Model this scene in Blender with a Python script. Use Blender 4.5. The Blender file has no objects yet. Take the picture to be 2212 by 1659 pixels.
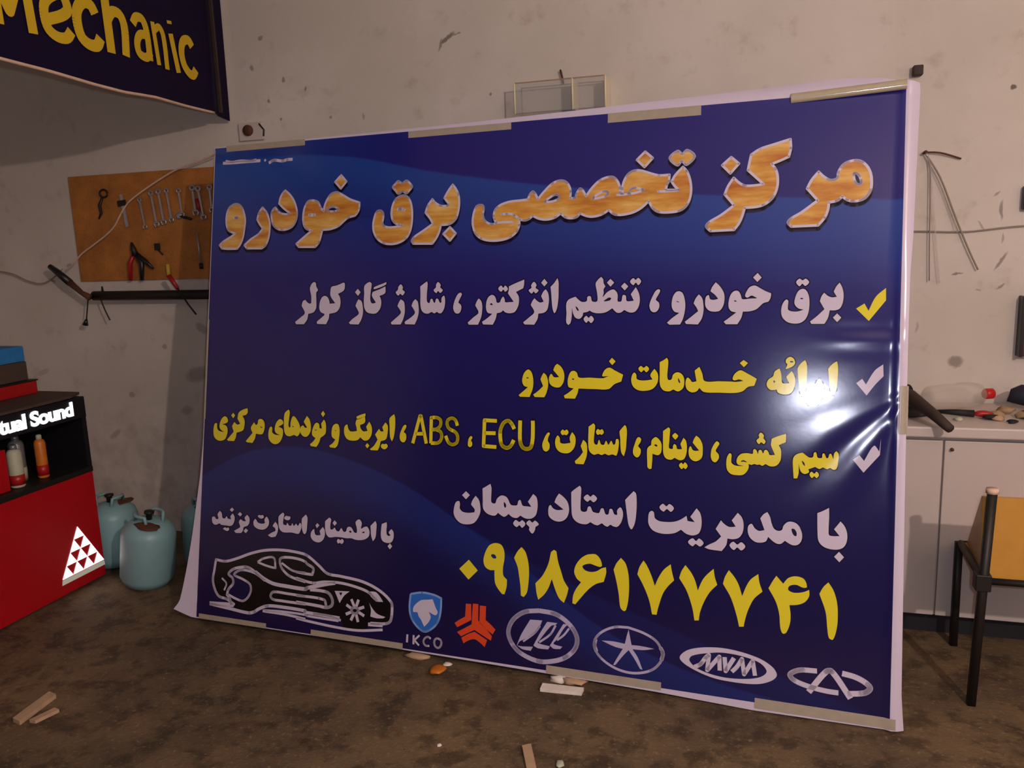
import bpy, bmesh, math, random
from mathutils import Vector, Matrix
from mathutils.geometry import tessellate_polygon
S = bpy.context.scene
C = S.collection
R = random.Random(7)

# ---------------- camera, world, lights, exposure ----------------
cam = bpy.data.objects.new('camera', bpy.data.cameras.new('camera')); C.objects.link(cam)
r, u, w = Vector((.95853, .28278, -.03551)), Vector((-.016, .1778, .98394)), Vector((-.28455, .94256, -.17495))
cam.matrix_world = Matrix(((r.x, u.x, -w.x, 0), (r.y, u.y, -w.y, 0), (r.z, u.z, -w.z, 1.55), (0, 0, 0, 1)))
cam.data.sensor_width = 36; cam.data.lens = 36 * 1747.4 / 2212; cam.data.clip_start = .05
S.camera = cam
W = bpy.data.worlds.new('night'); S.world = W; W.use_nodes = True
W.node_tree.nodes['Background'].inputs[0].default_value = (.62, .60, .85, 1)
W.node_tree.nodes['Background'].inputs[1].default_value = .07

def lamp(name, loc, power, color, radius):
    l = bpy.data.lights.new(name, 'POINT'); l.energy = power; l.color = color; l.shadow_soft_size = radius
    o = bpy.data.objects.new(name, l); C.objects.link(o); o.location = loc; return o
lamp('workshop_bulb', (1.65, -.5, 2.62), 225, (1, .79, .72), .035)
lamp('phone_flash', (.06, -.01, 1.60), 52, (.80, .82, 1), .014)
S.view_settings.view_transform = 'Standard'; S.view_settings.look = 'None'
S.view_settings.exposure = 0; S.view_settings.gamma = 1; S.view_settings.use_curve_mapping = False

# ---------------- helpers ----------------
def lin(h):
    c = [int(h[i:i+2], 16) / 255 for i in (0, 2, 4)]
    return tuple((x / 12.92 if x < .04045 else ((x + .055) / 1.055) ** 2.4) for x in c) + (1,)

class Nt:
    def __init__(s, name):
        s.m = bpy.data.materials.new(name); s.m.use_nodes = True; s.t = s.m.node_tree
        s.b = s.t.nodes['Principled BSDF']; s.o = s.t.nodes['Material Output']
    def n(s, kind, **kw):
        x = s.t.nodes.new(kind)
        for k, v in kw.items():
            if k[0] == 'i' and k[1:].isdigit():
                i = x.inputs[int(k[1:])]
                if hasattr(v, 'is_output'): s.t.links.new(v, i)
                else: i.default_value = v
            else: setattr(x, k, v)
        return x
    def l(s, a, b): s.t.links.new(a, b)
    def math(s, op, a, b=0, c=0): return s.n('ShaderNodeMath', operation=op, i0=a, i1=b, i2=c).outputs[0]
    def mix(s, f, a, b):
        x = s.n('ShaderNodeMix', data_type='RGBA')
        for i, v in ((0, f), (6, a), (7, b)):
            if hasattr(v, 'is_output'): s.l(v, x.inputs[i])
            else: x.inputs[i].default_value = v
        return x.outputs[2]
    def noise(s, vec, scale, detail=3, rough=.55):
        x = s.n('ShaderNodeTexNoise'); s.l(vec, x.inputs['Vector'])
        x.inputs['Scale'].default_value = scale; x.inputs['Detail'].default_value = detail; x.inputs['Roughness'].default_value = rough
        return x.outputs[0]
    def step(s, v, a, b):
        x = s.n('ShaderNodeMapRange', interpolation_type='SMOOTHSTEP'); s.l(v, x.inputs[0])
        x.inputs[1].default_value = a; x.inputs[2].default_value = b; return x.outputs[0]
    def coord(s): return s.n('ShaderNodeTexCoord').outputs['Object']
    def put(s, color=None, rough=None, metal=None, normal=None, spec=None):
        for k, v in (('Base Color', color), ('Roughness', rough), ('Metallic', metal), ('Normal', normal), ('Specular IOR Level', spec)):
            if v is None: continue
            if hasattr(v, 'is_output'): s.l(v, s.b.inputs[k])
            else: s.b.inputs[k].default_value = v
        return s.m

def plain(name, hexc, rough=.6, metal=0, var=.25, scale=30, bump=.15, spec=.5):
    t = Nt(name); c = lin(hexc); co = t.coord(); n = t.noise(co, scale)
    d = tuple(x * (1 - var) for x in c[:3]) + (1,); e = tuple(min(1, x * (1 + var)) for x in c[:3]) + (1,)
    b = t.n('ShaderNodeBump'); b.inputs['Strength'].default_value = bump; b.inputs['Distance'].default_value = .003; t.l(n, b.inputs['Height'])
    return t.put(t.mix(n, d, e), rough, metal, b.outputs[0], spec)

def mesh_obj(name, verts, faces, mat, parent=None, smooth=False):
    me = bpy.data.meshes.new(name); me.from_pydata([tuple(v) for v in verts], [], faces); me.update()
    if smooth:
        for p in me.polygons: p.use_smooth = True
    me.materials.append(mat)
    o = bpy.data.objects.new(name, me); C.objects.link(o)
    if parent: o.parent = parent
    return o

class G:
    """collects simple shapes for ONE mesh"""
    def __init__(s): s.v = []; s.f = []; s.sm = []
    def add(s, vs, fs, sm=False):
        n = len(s.v); s.v += [Vector(v) for v in vs]; s.f += [tuple(i + n for i in f) for f in fs]; s.sm += [sm] * len(fs); return s
    def box(s, a, b, bev=0, mtx=None):
        (x0, y0, z0), (x1, y1, z1) = a, b
        bm = bmesh.new(); bmesh.ops.create_cube(bm, size=1)
        for v in bm.verts: v.co = Vector(((x0 + x1) / 2 + v.co.x * (x1 - x0), (y0 + y1) / 2 + v.co.y * (y1 - y0), (z0 + z1) / 2 + v.co.z * (z1 - z0)))
        if bev: bmesh.ops.bevel(bm, geom=bm.edges[:], offset=bev, segments=2, affect='EDGES', profile=.5)
        if mtx: bm.transform(mtx)
        bm.verts.index_update(); s.add([v.co.copy() for v in bm.verts], [[v.index for v in f.verts] for f in bm.faces]); bm.free(); return s
    def tube(s, pts, rad, seg=10, cap=True):
        pts = [Vector(p) for p in pts]; n = len(pts); rs = rad if isinstance(rad, (list, tuple)) else [rad] * n
        vs = []; fs = []; ref = None
        for i, p in enumerate(pts):
            d = (pts[min(i + 1, n - 1)] - pts[max(i - 1, 0)]).normalized()
            if ref is None: ref = d.orthogonal().normalized()
            ref = (ref - d * ref.dot(d)).normalized(); q = d.cross(ref)
            for k in range(seg):
                a = 2 * math.pi * k / seg; vs.append(p + (ref * math.cos(a) + q * math.sin(a)) * rs[i])
        for i in range(n - 1):
            for k in range(seg):
                a, b = i * seg + k, i * seg + (k + 1) % seg; fs.append((a, b, b + seg, a + seg))
        if cap: fs += [tuple(range(seg))[::-1], tuple(range((n - 1) * seg, n * seg))]
        return s.add(vs, fs, True)
    def lathe(s, prof, c=(0, 0, 0), seg=28, mtx=None):
        vs = []; fs = []; n = len(prof)
        for i, (rr, z) in enumerate(prof):
            for k in range(seg):
                a = 2 * math.pi * k / seg; vs.append(Vector((c[0] + rr * math.cos(a), c[1] + rr * math.sin(a), c[2] + z)))
        for i in range(n - 1):
            for k in range(seg):
                a, b = i * seg + k, i * seg + (k + 1) % seg; fs.append((a, b, b + seg, a + seg))
        fs += [tuple(range(seg))[::-1], tuple(range((n - 1) * seg, n * seg))]
        if mtx: vs = [mtx @ v for v in vs]
        return s.add(vs, fs, True)
    def plate(s, poly, thick, nrm):
        """polygon (3-D points) thickened along nrm"""
        p = [Vector(q) for q in poly]; nv = Vector(nrm).normalized() * thick; n = len(p)
        return s.add(p + [q + nv for q in p], [tuple(range(n))[::-1], tuple(range(n, 2 * n))] + [(i, (i + 1) % n, (i + 1) % n + n, i + n) for i in range(n)])
    def blob(s, c, rad, seed, sx=1, sy=1, sz=1, amp=.25):
        q = random.Random(seed); bm = bmesh.new(); bmesh.ops.create_icosphere(bm, subdivisions=2, radius=1)
        for v in bm.verts: v.co = v.co * (1 + q.uniform(-amp, amp))
        for v in bm.verts: v.co = Vector((c[0] + v.co.x * rad * sx, c[1] + v.co.y * rad * sy, c[2] + v.co.z * rad * sz))
        bm.verts.index_update(); s.add([v.co.copy() for v in bm.verts], [[v.index for v in f.verts] for f in bm.faces], True); bm.free(); return s
    def go(s, name, mat, parent=None, loc=None):
        off = Vector(loc) if loc else Vector()
        o = mesh_obj(name, [v - off for v in s.v], s.f, mat, parent)
        for p, sm in zip(o.data.polygons, s.sm): p.use_smooth = sm
        if loc and not parent: o.location = off
        return o

def thing(name, label, cat, loc=(0, 0, 0), rot=(0, 0, 0), group=None):
    o = bpy.data.objects.new(name, None); C.objects.link(o); o.location = loc; o.rotation_euler = rot; o.empty_display_size = .1
    return tag(o, label, cat, group)
def tag(o, label, cat, group=None, kind=None):
    o['label'] = label; o['category'] = cat
    if group: o['group'] = group
    if kind: o['kind'] = kind
    return o
def struct(o): o['kind'] = 'structure'; return o
def bez(pts, n=8):
    """Catmull-Rom through points"""
    P = [Vector(p) for p in pts]; out = []
    for i in range(len(P) - 1):
        a, b, c, d = P[max(i - 1, 0)], P[i], P[i + 1], P[min(i + 2, len(P) - 1)]
        for k in range(n):
            t = k / n; out.append(.5 * ((2 * b) + (c - a) * t + (2 * a - 5 * b + 4 * c - d) * t * t + (3 * b - a - 3 * c + d) * t ** 3))
    return out + [P[-1]]

# ---------------- flat print: outlines in millimetres on the sheet ----------------
def parse(txt):
    out = []
    for ln in txt.strip().split('\n'):
        if ln[0] == '=': out.append((ln[1:], [])); continue
        h, *pt = ln.split(); P = []
        for q in pt:
            c = q.endswith('c'); a, b = q.rstrip('c').split(','); P.append((float(a) / 1000, float(b) / 1000, c))
        out[-1][1].append((h[0], float(h[1:] or 0) / 1000, P))
    return out
def smooth(P, closed, n=5):
    out = []; N = len(P)
    for i in range(N if closed else N - 1):
        b, c = P[i], P[(i + 1) % N]
        a = P[i - 1] if (closed or i > 0) else b; d = P[(i + 2) % N] if (closed or i + 2 < N) else c
        L = math.dist(b[:2], c[:2])
        # unit-speed tangents, cut off at corners
        def tan(p, q, r_):
            v = Vector((r_[0] - p[0], r_[1] - p[1])); l0 = math.dist(p[:2], q[:2]); l1 = math.dist(q[:2], r_[:2])
            return v / max(l0 + l1, 1e-9) * L
        st = Vector((c[0] - b[0], c[1] - b[1]))
        t0 = st if b[2] else tan(a, b, c); t1 = st if c[2] else tan(b, c, d)
        B, D = Vector(b[:2]), Vector(c[:2])
        k = 1 if (b[2] and c[2]) else n
        for j in range(k):
            t = j / k; out.append(B * (2*t**3 - 3*t*t + 1) + t0 * (t**3 - 2*t*t + t) + D * (-2*t**3 + 3*t*t) + t1 * (t**3 - t*t))
    if not closed: out.append(Vector(P[-1][:2]))
    return out
def fill_geo(loops, z, vs, fs, dy=0):
    n = len(vs); flat = [Vector((p.x, p.y, 0)) for lp in loops for p in lp]
    for a, b, c in tessellate_polygon([[Vector((p.x, p.y, 0)) for p in lp] for lp in loops]):
        if (flat[b] - flat[a]).cross(flat[c] - flat[a]).z < 0: b, c = c, b
        fs.append((a + n, b + n, c + n))
    vs += [Vector((p.x, p.y + dy, z)) for p in flat]
def stroke_geo(P, wd, closed, z, vs, fs, round_=True, dy=0):
    N = len(P); h = wd / 2
    for i in range(N if closed else N - 1):
        a, b = P[i], P[(i + 1) % N]; d = b - a
        if d.length < 1e-6: continue
        q = Vector((-d.y, d.x)).normalized() * h; n = len(vs)
        vs += [Vector((p.x, p.y + dy, z)) for p in (a - q, b - q, b + q, a + q)]; fs.append((n, n + 1, n + 2, n + 3))
    for i in range(N):
        if not closed and i in (0, N - 1) and not round_: continue
        if 0 < i < N - 1 or closed:
            v1, v2 = P[i] - P[i - 1], P[(i + 1) % N] - P[i]
            if v1.length < 1e-6 or v2.length < 1e-6 or v1.normalized().dot(v2.normalized()) > .996: continue
        n = len(vs); m = 10
        vs += [Vector((P[i].x + h * math.cos(6.2832 * k / m), P[i].y + dy + h * math.sin(6.2832 * k / m), z)) for k in range(m)]; fs.append(tuple(range(n, n + m)))
def print_geo(cs, z, extra=0, outline=0, dy=0):
    """fill + strokes of one printed item -> verts, faces"""
    vs, fs = [], []; i = 0
    while i < len(cs):
        k, wd, P = cs[i]
        if k == 'p' and not outline:
            loops = [smooth(P, True)]; j = i + 1
            while j < len(cs) and cs[j][0] == 'h': loops.append(smooth(cs[j][2], True)); j += 1
            if extra: stroke_geo(loops[0], extra, True, z, vs, fs, dy=dy); loops = loops[:1]
            fill_geo(loops, z, vs, fs, dy)
        if k in 'ph' and outline: stroke_geo(smooth(P, True), outline, True, z, vs, fs)
        if k == 's' and not outline: stroke_geo(smooth(P, False), wd + extra, False, z, vs, fs, round_=bool(extra), dy=dy)
        if k in 'lo' and outline: stroke_geo(smooth(P, False), outline * (1 if k == 'l' else 1.5), False, z, vs, fs)
        i += 1
    return vs, fs
PRINT = """
=outlined headline
p 120.3,1747.7 146.3,1735.9 162,1708.2 170.1,1674.8 167.2,1639 161.7,1603.3 150.3,1576.7 134.9,1557.7c 89.4,1558.1 56.1,1561.6c 43.7,1575.6c 58.5,1588.7 97.9,1608.5 122.7,1622.7c 89.3,1634.5 77.5,1651.6 72.5,1679 74.7,1709.1 88,1735.7
o 114,1689.3 128.6,1689.2 121.4,1686.5
p 254.1,1726.3c 276.4,1703 292.3,1663.8 293.9,1628.2 288.6,1592.9 275.7,1566.7 258.6,1555.4c 183.6,1557.7c 170.4,1571.5c 199.8,1594.5 238,1615.5 260,1638.4c 243.2,1656.9 229.8,1676.8c 237.4,1704.7
p 363.1,1791.6c 388.2,1771.2 410.2,1740.7 424.1,1699.1 420.6,1664.3 401.1,1638.8 363.7,1628.5 332.2,1634.1 310.4,1651.2 302.3,1675.2 299.4,1699 307.4,1716.3 317.6,1723.2c 332.3,1706.3 350.1,1696.7 381.5,1692.3 389.9,1696.3c 359.6,1716.8 335,1738.6c 340.2,1761.9 351.4,1781.9
p 607.2,1771 637.3,1757.9 670.7,1739.1 714,1724.1c 714.3,1702.8 708.6,1686.1 696.2,1672.5c 664.1,1665.4 645.1,1651.9 619.8,1633 583.9,1622.9 547.5,1621.4c 541.9,1595.7 533,1570.1 517,1553.3c 439.1,1555.7c 426.6,1569.2c 454.6,1590.1 497.2,1620.5c 469.8,1630.2 457,1651.1 453.9,1680.3 459.2,1715 475,1740.4 498.5,1743.6 522.4,1735.1 536.8,1711.3 550.8,1696.8c 553.3,1716.3 562.3,1738.9 581.1,1763.8
h 567.3,1698.9 576.8,1709.4 596.5,1712.8 620.1,1701.6 597.3,1694.1
o 484.2,1684.8 507.9,1683.7
p 625.6,1838.7c 651.3,1811.4c 626.3,1784.3c 598.7,1813.1c
p 904.9,1742.1 924.7,1736.2 939.6,1715.9 947.3,1686.2 949.6,1654.9 946.8,1618 937.2,1589.1 920.6,1570.2 892.7,1557.4 860,1553.6 826.6,1559.6 799.1,1578.3 783.4,1604.6 779,1630.6 782.4,1656.2 790.4,1679.7 799,1687.2 812.4,1686.6 821.7,1676.3 823.5,1660.4 821.1,1636.8 828.2,1626.6 848.4,1619.9 879.2,1620.7 909.6,1626.3c 887.6,1630.1 869.6,1640.7 860,1660.8 858.9,1686.4 866.5,1715.6 879,1732.7
o 887.4,1689 898.3,1689.5 913.7,1685.8
p 882.8,1799.3 894.1,1792.7 901.9,1789.3 909.3,1794.8 920,1799.1 931.2,1790.6 943.8,1774.2 932.4,1759.2 922,1750 910.9,1754.5 903.1,1759.9 895.7,1753.4 884.9,1750 873.4,1762.5 860.7,1777 872.3,1790.1
p 1115.8,1772.1c 1127.8,1758.1 1141.2,1732.5 1145.7,1697.9 1141.8,1663.7 1132.4,1639.3 1110.1,1623 1072.5,1619.7c 1067.2,1595.9 1055.5,1571.3 1039.4,1549.7c 958.1,1552.3c 951.2,1563.3 959.3,1576.6 994.9,1598.6 1038.5,1625.9c 1027.1,1645.7 1005.9,1669.9c 1014.5,1696.6 1032.7,1720.8c 1045.9,1706.7 1069.6,1693.9 1094.9,1692.7 1104.1,1698c 1083.2,1723.1c 1098.9,1750.1
p 1110.6,1610.5c 1135.5,1585.7c 1112.6,1558.8c 1084.4,1585.6c
p 1230.4,1689.2 1242.7,1685.6 1246.4,1673.1 1244,1650.7 1250.1,1632.1 1265.9,1619.2 1283.5,1614.4 1298.6,1618.8c 1289.3,1634.5 1287.6,1650.8 1294.5,1670.8 1315.5,1686.1 1349.6,1695.5 1385.8,1697.7 1419.6,1700c 1427.3,1718.7 1437.5,1728.1 1446.1,1721.7 1458.4,1699c 1479.4,1723.8 1509.5,1752 1535.9,1762.3 1558.6,1759 1573.3,1744.4 1581.2,1722.3 1581.1,1696.7c 1599.3,1696.7 1604.8,1713.1 1616.4,1729.2 1626.7,1721.7 1639.4,1700.5c 1658.5,1727 1685.5,1752.7 1712.8,1763.6 1736.1,1763.3 1751.3,1748.8 1761.5,1725.4 1764.3,1704.5 1772.7,1702c 1769.9,1722.9 1776.4,1749.4 1790.3,1771.4 1810.7,1781.5 1835.6,1779.9 1870.8,1767.4 1897.5,1759.6 1933.9,1759.4c 1932.6,1738.1 1926.9,1726.3 1922.4,1707.2c 1967.6,1704.7c 1955.3,1716.5 1941.7,1735.6c 1954.1,1757.2 1979.2,1783.9c 1993.6,1766.8 2004.4,1737.9 2009.3,1705.4 2006.2,1675.4 1995.1,1649.7 1975.7,1634.5 1941.9,1629 1901.5,1631.8 1880.8,1645 1864.7,1671.4c 1839.7,1649 1809.2,1634 1767.8,1627.6 1742.5,1631.9 1724,1647.3c 1700.1,1632.7 1668.3,1625.8 1644.6,1628.9 1619.4,1639.5c 1605.7,1626.7 1585.6,1623.7 1565.1,1628.5 1547.2,1643.1c 1524.1,1628.3 1493.4,1622.7 1466.2,1626.9 1440.7,1638.9c 1424.3,1626.7 1407.5,1623.4 1390.8,1628.1c 1389.6,1620.1 1389.2,1604 1379.3,1582.3 1354.4,1563.1 1316.1,1553.3 1272.7,1553.7 1239.6,1563 1216.8,1582.2 1204.6,1613.5 1203.6,1640.2 1209.2,1668.7 1217.4,1684.7
h 1484.8,1688.7 1501,1700.8 1521.3,1711.7 1536.8,1708.9 1538.1,1698.9 1522,1689.8 1501.5,1686.9
l 1296.4,1618.9 1324.4,1619.8 1363.1,1619.2
l 1319.1,1649.4 1342.6,1651.4 1366.4,1645.3 1386,1632.3
h 1664,1691 1684.9,1706.7 1705.9,1715 1718.8,1711.1 1717,1700.8 1698.1,1693.4
h 1792.6,1700.9 1798.4,1713 1810.6,1720.6 1827.2,1717.6 1846,1711.4 1827.6,1705.2
l 1752.9,1698.9 1782.2,1699.4 1796.7,1702.8
l 1897.3,1703.5 1929.6,1702.7 1967.7,1703.7
p 1846.9,1846c 1874.3,1821.5c 1846.5,1791.5c 1818.9,1819.1c
p 1959.5,1840 1975.8,1828.7 1991.4,1840.8 2017.8,1817.7 1990.9,1790.3 1974.6,1804.5 1961,1790.2 1933.1,1817.5
p 2326.4,1852.9c 2328.5,1823.1 2322.9,1795.1c 2297.7,1784.6 2269.7,1774.3c 2283.1,1755.8 2290.2,1728.2 2288.6,1693.1 2275.4,1661.3 2250.1,1640.8 2224.3,1633.9 2187.7,1632.9c 2180.6,1605.8 2170.7,1581.5 2155.4,1560.1c 2077.8,1558.9c 2063.8,1574.8 2071.6,1588.4 2111.3,1611.6 2153.1,1642.8c 2121.3,1681.7c 2132.5,1710.1 2149.1,1735.4c 2169.5,1716.3 2188.2,1706.9 2222.3,1706.4 2245.6,1709.1c 2221.6,1732.4 2194.7,1758.7c 2199.2,1785.8 2203.7,1810.2c 2232,1827.4 2270.5,1838.2
p 2139.1,1806.4c 2165,1782.6c 2138,1751.2c 2110.4,1780.7c
p 2416.1,1739.3c 2432.6,1722.3 2452.7,1710.4 2472.2,1714.6 2476.5,1735.5 2490.6,1758.4 2514.6,1768.6 2538.8,1767 2558.4,1751.3 2570.9,1726.9 2575.2,1695.3 2571.2,1666.8 2553.8,1644.2 2525.1,1637.8 2505.7,1642.7 2489.5,1655.4c 2476.4,1642.9 2449.6,1637.6c 2447.7,1615.2 2438.5,1589.1 2419.4,1564.6c 2336.7,1563.9c 2326.2,1577.8 2336,1590.8 2365.8,1608.3 2416,1646c 2382.6,1686.5c 2395.6,1713.8
h 2522.9,1728.6 2535,1723.9 2543.9,1705 2543,1691.9 2532.2,1692.6 2523.4,1708.9
=white services line
p 519.7,1411.1 526.5,1406.3 529.2,1393.2 537.4,1378.2 530.3,1369 531.8,1335.5 532,1305.7 520.8,1289 496.1,1282.5c 491.7,1259.2 477.3,1240.5c 439.9,1240.4c 435.1,1249.8c 460.6,1268.6 479.6,1285.4 462.9,1315.4c 468.7,1334.1 479.4,1339.6c 490.8,1328.3 501.9,1323.6 508.3,1326.3c 507.1,1354.3 499.3,1382.4 501,1393.6 509.1,1406.6
p 654.7,1407c 661.2,1402.3 658.1,1376.6 631.2,1362.2c 640.3,1349.3 644.3,1330.8 642,1308.8 628,1290.4 594.3,1282.2c 593,1264.7 581.2,1240.6c 540.3,1241.5c 537.7,1249.9 558.6,1266.6 573,1280.4 555.4,1288.8 547.2,1303.7 548.3,1327.9 557.1,1348.2 569.7,1354.6 582.8,1349.8 592,1334.9 594.7,1322.9c 620.2,1324.6c 597.6,1353.4 595.7,1371.9 600.3,1390.3 623.4,1395.5
p 720.7,1381.3c 733.8,1367.5c 723,1353c 708.8,1367.8c
p 725.6,1339.3c 739.4,1331.9 746.7,1306.3 747.7,1282.7 740.5,1257.2 729.8,1239.9c 693.3,1240.8c 685.8,1246.3c 700.8,1260.9 727.1,1279.1 728.8,1288.2 713.2,1313.8c 718.8,1328.4
p 773.4,1407.8c 781.9,1400.4 779.1,1369.6 778.2,1340.6 783,1326.1 791.3,1322.4 804.5,1325.9c 786,1351.4 787.4,1365.9 793.4,1369.5 819.6,1378.2 843.6,1388.7c 844.5,1365.2 836.7,1358.1 818.7,1352c 825.3,1340.2 828.1,1322.1 822.9,1300.5 807.2,1284.3 788.9,1282.5 766.1,1288.1 754,1304.5 749.7,1333.6 750.6,1360.9 749.4,1390 761.2,1402.6
p 792.8,1385.8 840.9,1403.1 846.9,1405.7 845.3,1395.8 794.1,1378.5
p 910.8,1395.7 920.3,1384 918.7,1375 929,1366 919.6,1352.7 909.3,1359.1 901.6,1352 890.1,1364.7 898.7,1375.3 900.2,1386
p 912.2,1337.6c 926.5,1328.5 931.5,1303.5 931.4,1282.1 925.4,1258.9 916.2,1240.2c 877.1,1240.1c 872.8,1247.3c 891.3,1262.5 910.6,1278.6 915.2,1287.5 909.8,1298.3 899.3,1311.7c 904.7,1325.1
p 975.6,1337.9c 985.9,1328 990.6,1306.7 991.5,1285.5 986.5,1262.4 976.6,1240.3c 936,1241.1c 933.7,1250 954.9,1264.2 972.1,1278.4 975.7,1287.3 969.3,1299.7 959.9,1312.2c 966.2,1328.2
p 1021.9,1405.5c 1025.1,1398.4 1024.9,1378.9 1023.8,1357.8 1024.8,1331.2 1031,1322.4 1036.8,1324.1 1040.2,1336.4 1046.9,1338.1 1054.3,1324 1059.1,1323.9 1063.4,1338 1071.1,1337.9 1079.4,1323.8 1085.1,1323.7 1086.4,1341.3 1095.6,1349.9 1099.8,1341.1 1101.4,1323.6 1097.6,1299.1 1086.7,1283.4 1077.1,1283.4 1068.2,1287.8 1057.8,1282.6 1046,1287.9 1032.6,1281.8 1017,1283.6 1004.9,1292.5 998.2,1313.8 996.4,1358.1 994.3,1386.5c 1006.7,1395.1
p 1069.5,1402.1 1080.6,1390.5 1079,1381.7 1090,1371 1079.8,1360.6 1069.9,1367.8 1063.5,1359.9 1051.4,1371.5 1060.7,1382 1061.2,1392.5
p 1163.7,1360.5 1169.6,1354.4 1162.7,1338.8 1156.6,1323.2 1165.4,1316.1 1169.6,1305.7 1164.7,1286.6 1155.4,1281.4 1143.9,1284.9 1135.6,1302.4 1138.6,1323.3 1145.5,1342.4 1154.4,1356.3
p 1238.5,1338.1c 1249.1,1327.6 1253.4,1312.1 1254.1,1294.9 1251.3,1269.1 1239.4,1239.8c 1202.1,1239.7c 1197.2,1247.5c 1219.8,1267.4 1239.6,1284.6 1225.5,1312.3c 1230.6,1326
p 1416.3,1405.7c 1416.1,1387.1 1413,1373.6c 1398.9,1367 1385.7,1360.4c 1396.1,1345 1398.5,1328.1 1395.7,1307.8 1383.8,1287.5 1367.8,1282.4 1349.7,1284.2 1336.7,1292.8c 1329.6,1286 1313.3,1282.6c 1308.7,1260.4 1298.5,1239.9c 1259.8,1240.7c 1254.8,1250.1c 1275.5,1263.9 1295.1,1280.1c 1276.6,1284.5 1269.6,1299.9 1269.7,1322.3 1276.3,1341.1 1288.9,1350.4 1300,1347.7 1307.7,1335.7 1311.9,1322 1322.8,1322.7 1327.9,1333.8 1335.7,1344 1342.4,1333.7 1344.6,1323.4 1362.7,1323.3 1378,1324c 1354.3,1355.7c 1357.4,1371 1357,1381.2c 1374.7,1389.4
h 1290,1320.4 1295.7,1313.5 1290.3,1312.7 1284.7,1315.3
p 1326,1385.1 1335.4,1376.4 1342.4,1384.8 1353.7,1371.9 1343.2,1361.8 1335.7,1369.6 1326.8,1362 1315.5,1373.2
p 1453.9,1396.6 1464.1,1384.7 1460.9,1374.6 1472.7,1365.2 1461.6,1354.4 1454.3,1361.3 1446.6,1353.8 1434.6,1365.7 1444.9,1374.9 1443.7,1385
p 1493.2,1406.9c 1505.9,1392.4c 1494.1,1379.2c 1481.4,1392.8c
p 1499.8,1369.1c 1509,1355.6 1513.2,1333.8 1512.2,1313.7 1507.6,1293.7 1495.7,1283.7 1474.8,1280.4c 1472,1260.3 1460.3,1240.1c 1423.1,1240.9c 1417.5,1248.5c 1438.2,1265.4 1458.7,1285.5 1444.5,1312.5c 1450.2,1325.9 1457.8,1336.8c 1467.8,1327.5 1480.4,1320.7 1493.5,1323.9c 1483.1,1344.1c 1491.3,1360.8
p 1542.8,1408.5c 1547.6,1393.4 1548.5,1368.4 1548.8,1335.1 1544.1,1296.8 1535.9,1281.9 1528.4,1296.9 1523.9,1327 1521.3,1352.1 1517.8,1377.2c 1530.4,1390.4
p 1704,1410.2c 1711.6,1402 1713.9,1387.7 1720.6,1376.1c 1714.6,1366.3 1715.1,1352.1 1711.9,1337.9 1727.6,1355.5 1749,1365 1761.9,1355.1 1765.9,1342.6 1766.5,1323.2 1779.1,1323 1783.7,1344.2 1794.5,1342.3 1798.7,1323.8 1823.5,1324.4c 1812.1,1347.4c 1829,1371.8c 1840.3,1350.6 1844.6,1326 1840.1,1301.5 1828.2,1285.8 1810.6,1283.2 1790.8,1292.1c 1778.6,1283.3 1764.2,1283.3 1747.6,1298.5c 1724.5,1284.4 1697.4,1280.9 1677.2,1284.5 1666,1290.9c 1658.8,1286.4 1642.3,1282.9c 1640.8,1272.1 1630.1,1261.4 1615.1,1265 1605.3,1281.2 1600.9,1299.3 1600.9,1272.2 1597.1,1246.9 1589,1238.8c 1581.1,1248.7 1581,1281.3 1578.9,1313.9 1586.8,1330.1 1612.5,1340.7c 1622.1,1331.6 1635.4,1322.4 1653.8,1324.1 1657,1340.2 1668,1341 1674,1323.9 1692.3,1323.8 1691.4,1352.4 1684.8,1386.4 1693.4,1400.6
h 1613.7,1306.4 1621.3,1301 1626.3,1290.1 1619.8,1292
h 1716,1323.6 1726.6,1332.4 1735.5,1336.7 1742.8,1334 1737.6,1326.1
p 1737.8,1402.5c 1751.8,1388.9c 1738.7,1374.9c 1725.6,1389.3c
p 1788.6,1388.3c 1802.3,1374.9c 1790.3,1360.9c 1776.5,1375.2c
p 1819.2,1403.7 1827.3,1397.4 1836.8,1404.2 1846.9,1391.8 1837.6,1378.7 1828.5,1387.7 1820,1379 1808,1391.5
p 1654.6,1272.1 1663.2,1264.9 1672.1,1272 1682.6,1259.5 1673,1246.1 1662.6,1254.2 1655.5,1247 1644.9,1260.4
p 1908.9,1363.7 1914.3,1358.4 1908.6,1344.6 1900.5,1327.3 1911.2,1316.7 1912.6,1301.1 1905.2,1287.2 1894.9,1283.7 1884.3,1289 1878.5,1306.5 1883.1,1325.7 1891.3,1344.8 1899.5,1358.6
p 1980.4,1355.4 1990.8,1349.2 1998.2,1330.2 2001.4,1306.1 1998.9,1278.6 1993.6,1257.9 1985.6,1241.6c 1949.7,1240.7c 1940.9,1247.6c 1957.6,1263.2 1981.8,1281.2c 1965.5,1285.6 1956.5,1299.5 1955.1,1316.8 1958.8,1337.5 1968.6,1352.9
h 1970.4,1321.8 1976.4,1320.9 1980.7,1318.3 1974.7,1318.3
p 2045.8,1344.3c 2057,1331.4 2061.9,1309.1 2062.6,1285.2 2057.5,1261.3 2045.5,1241.7c 2005.9,1243.3c 2001.4,1251.1c 2018.7,1264.8 2045,1287c 2039.6,1299 2029.1,1313.6c 2035.3,1329.9
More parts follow.
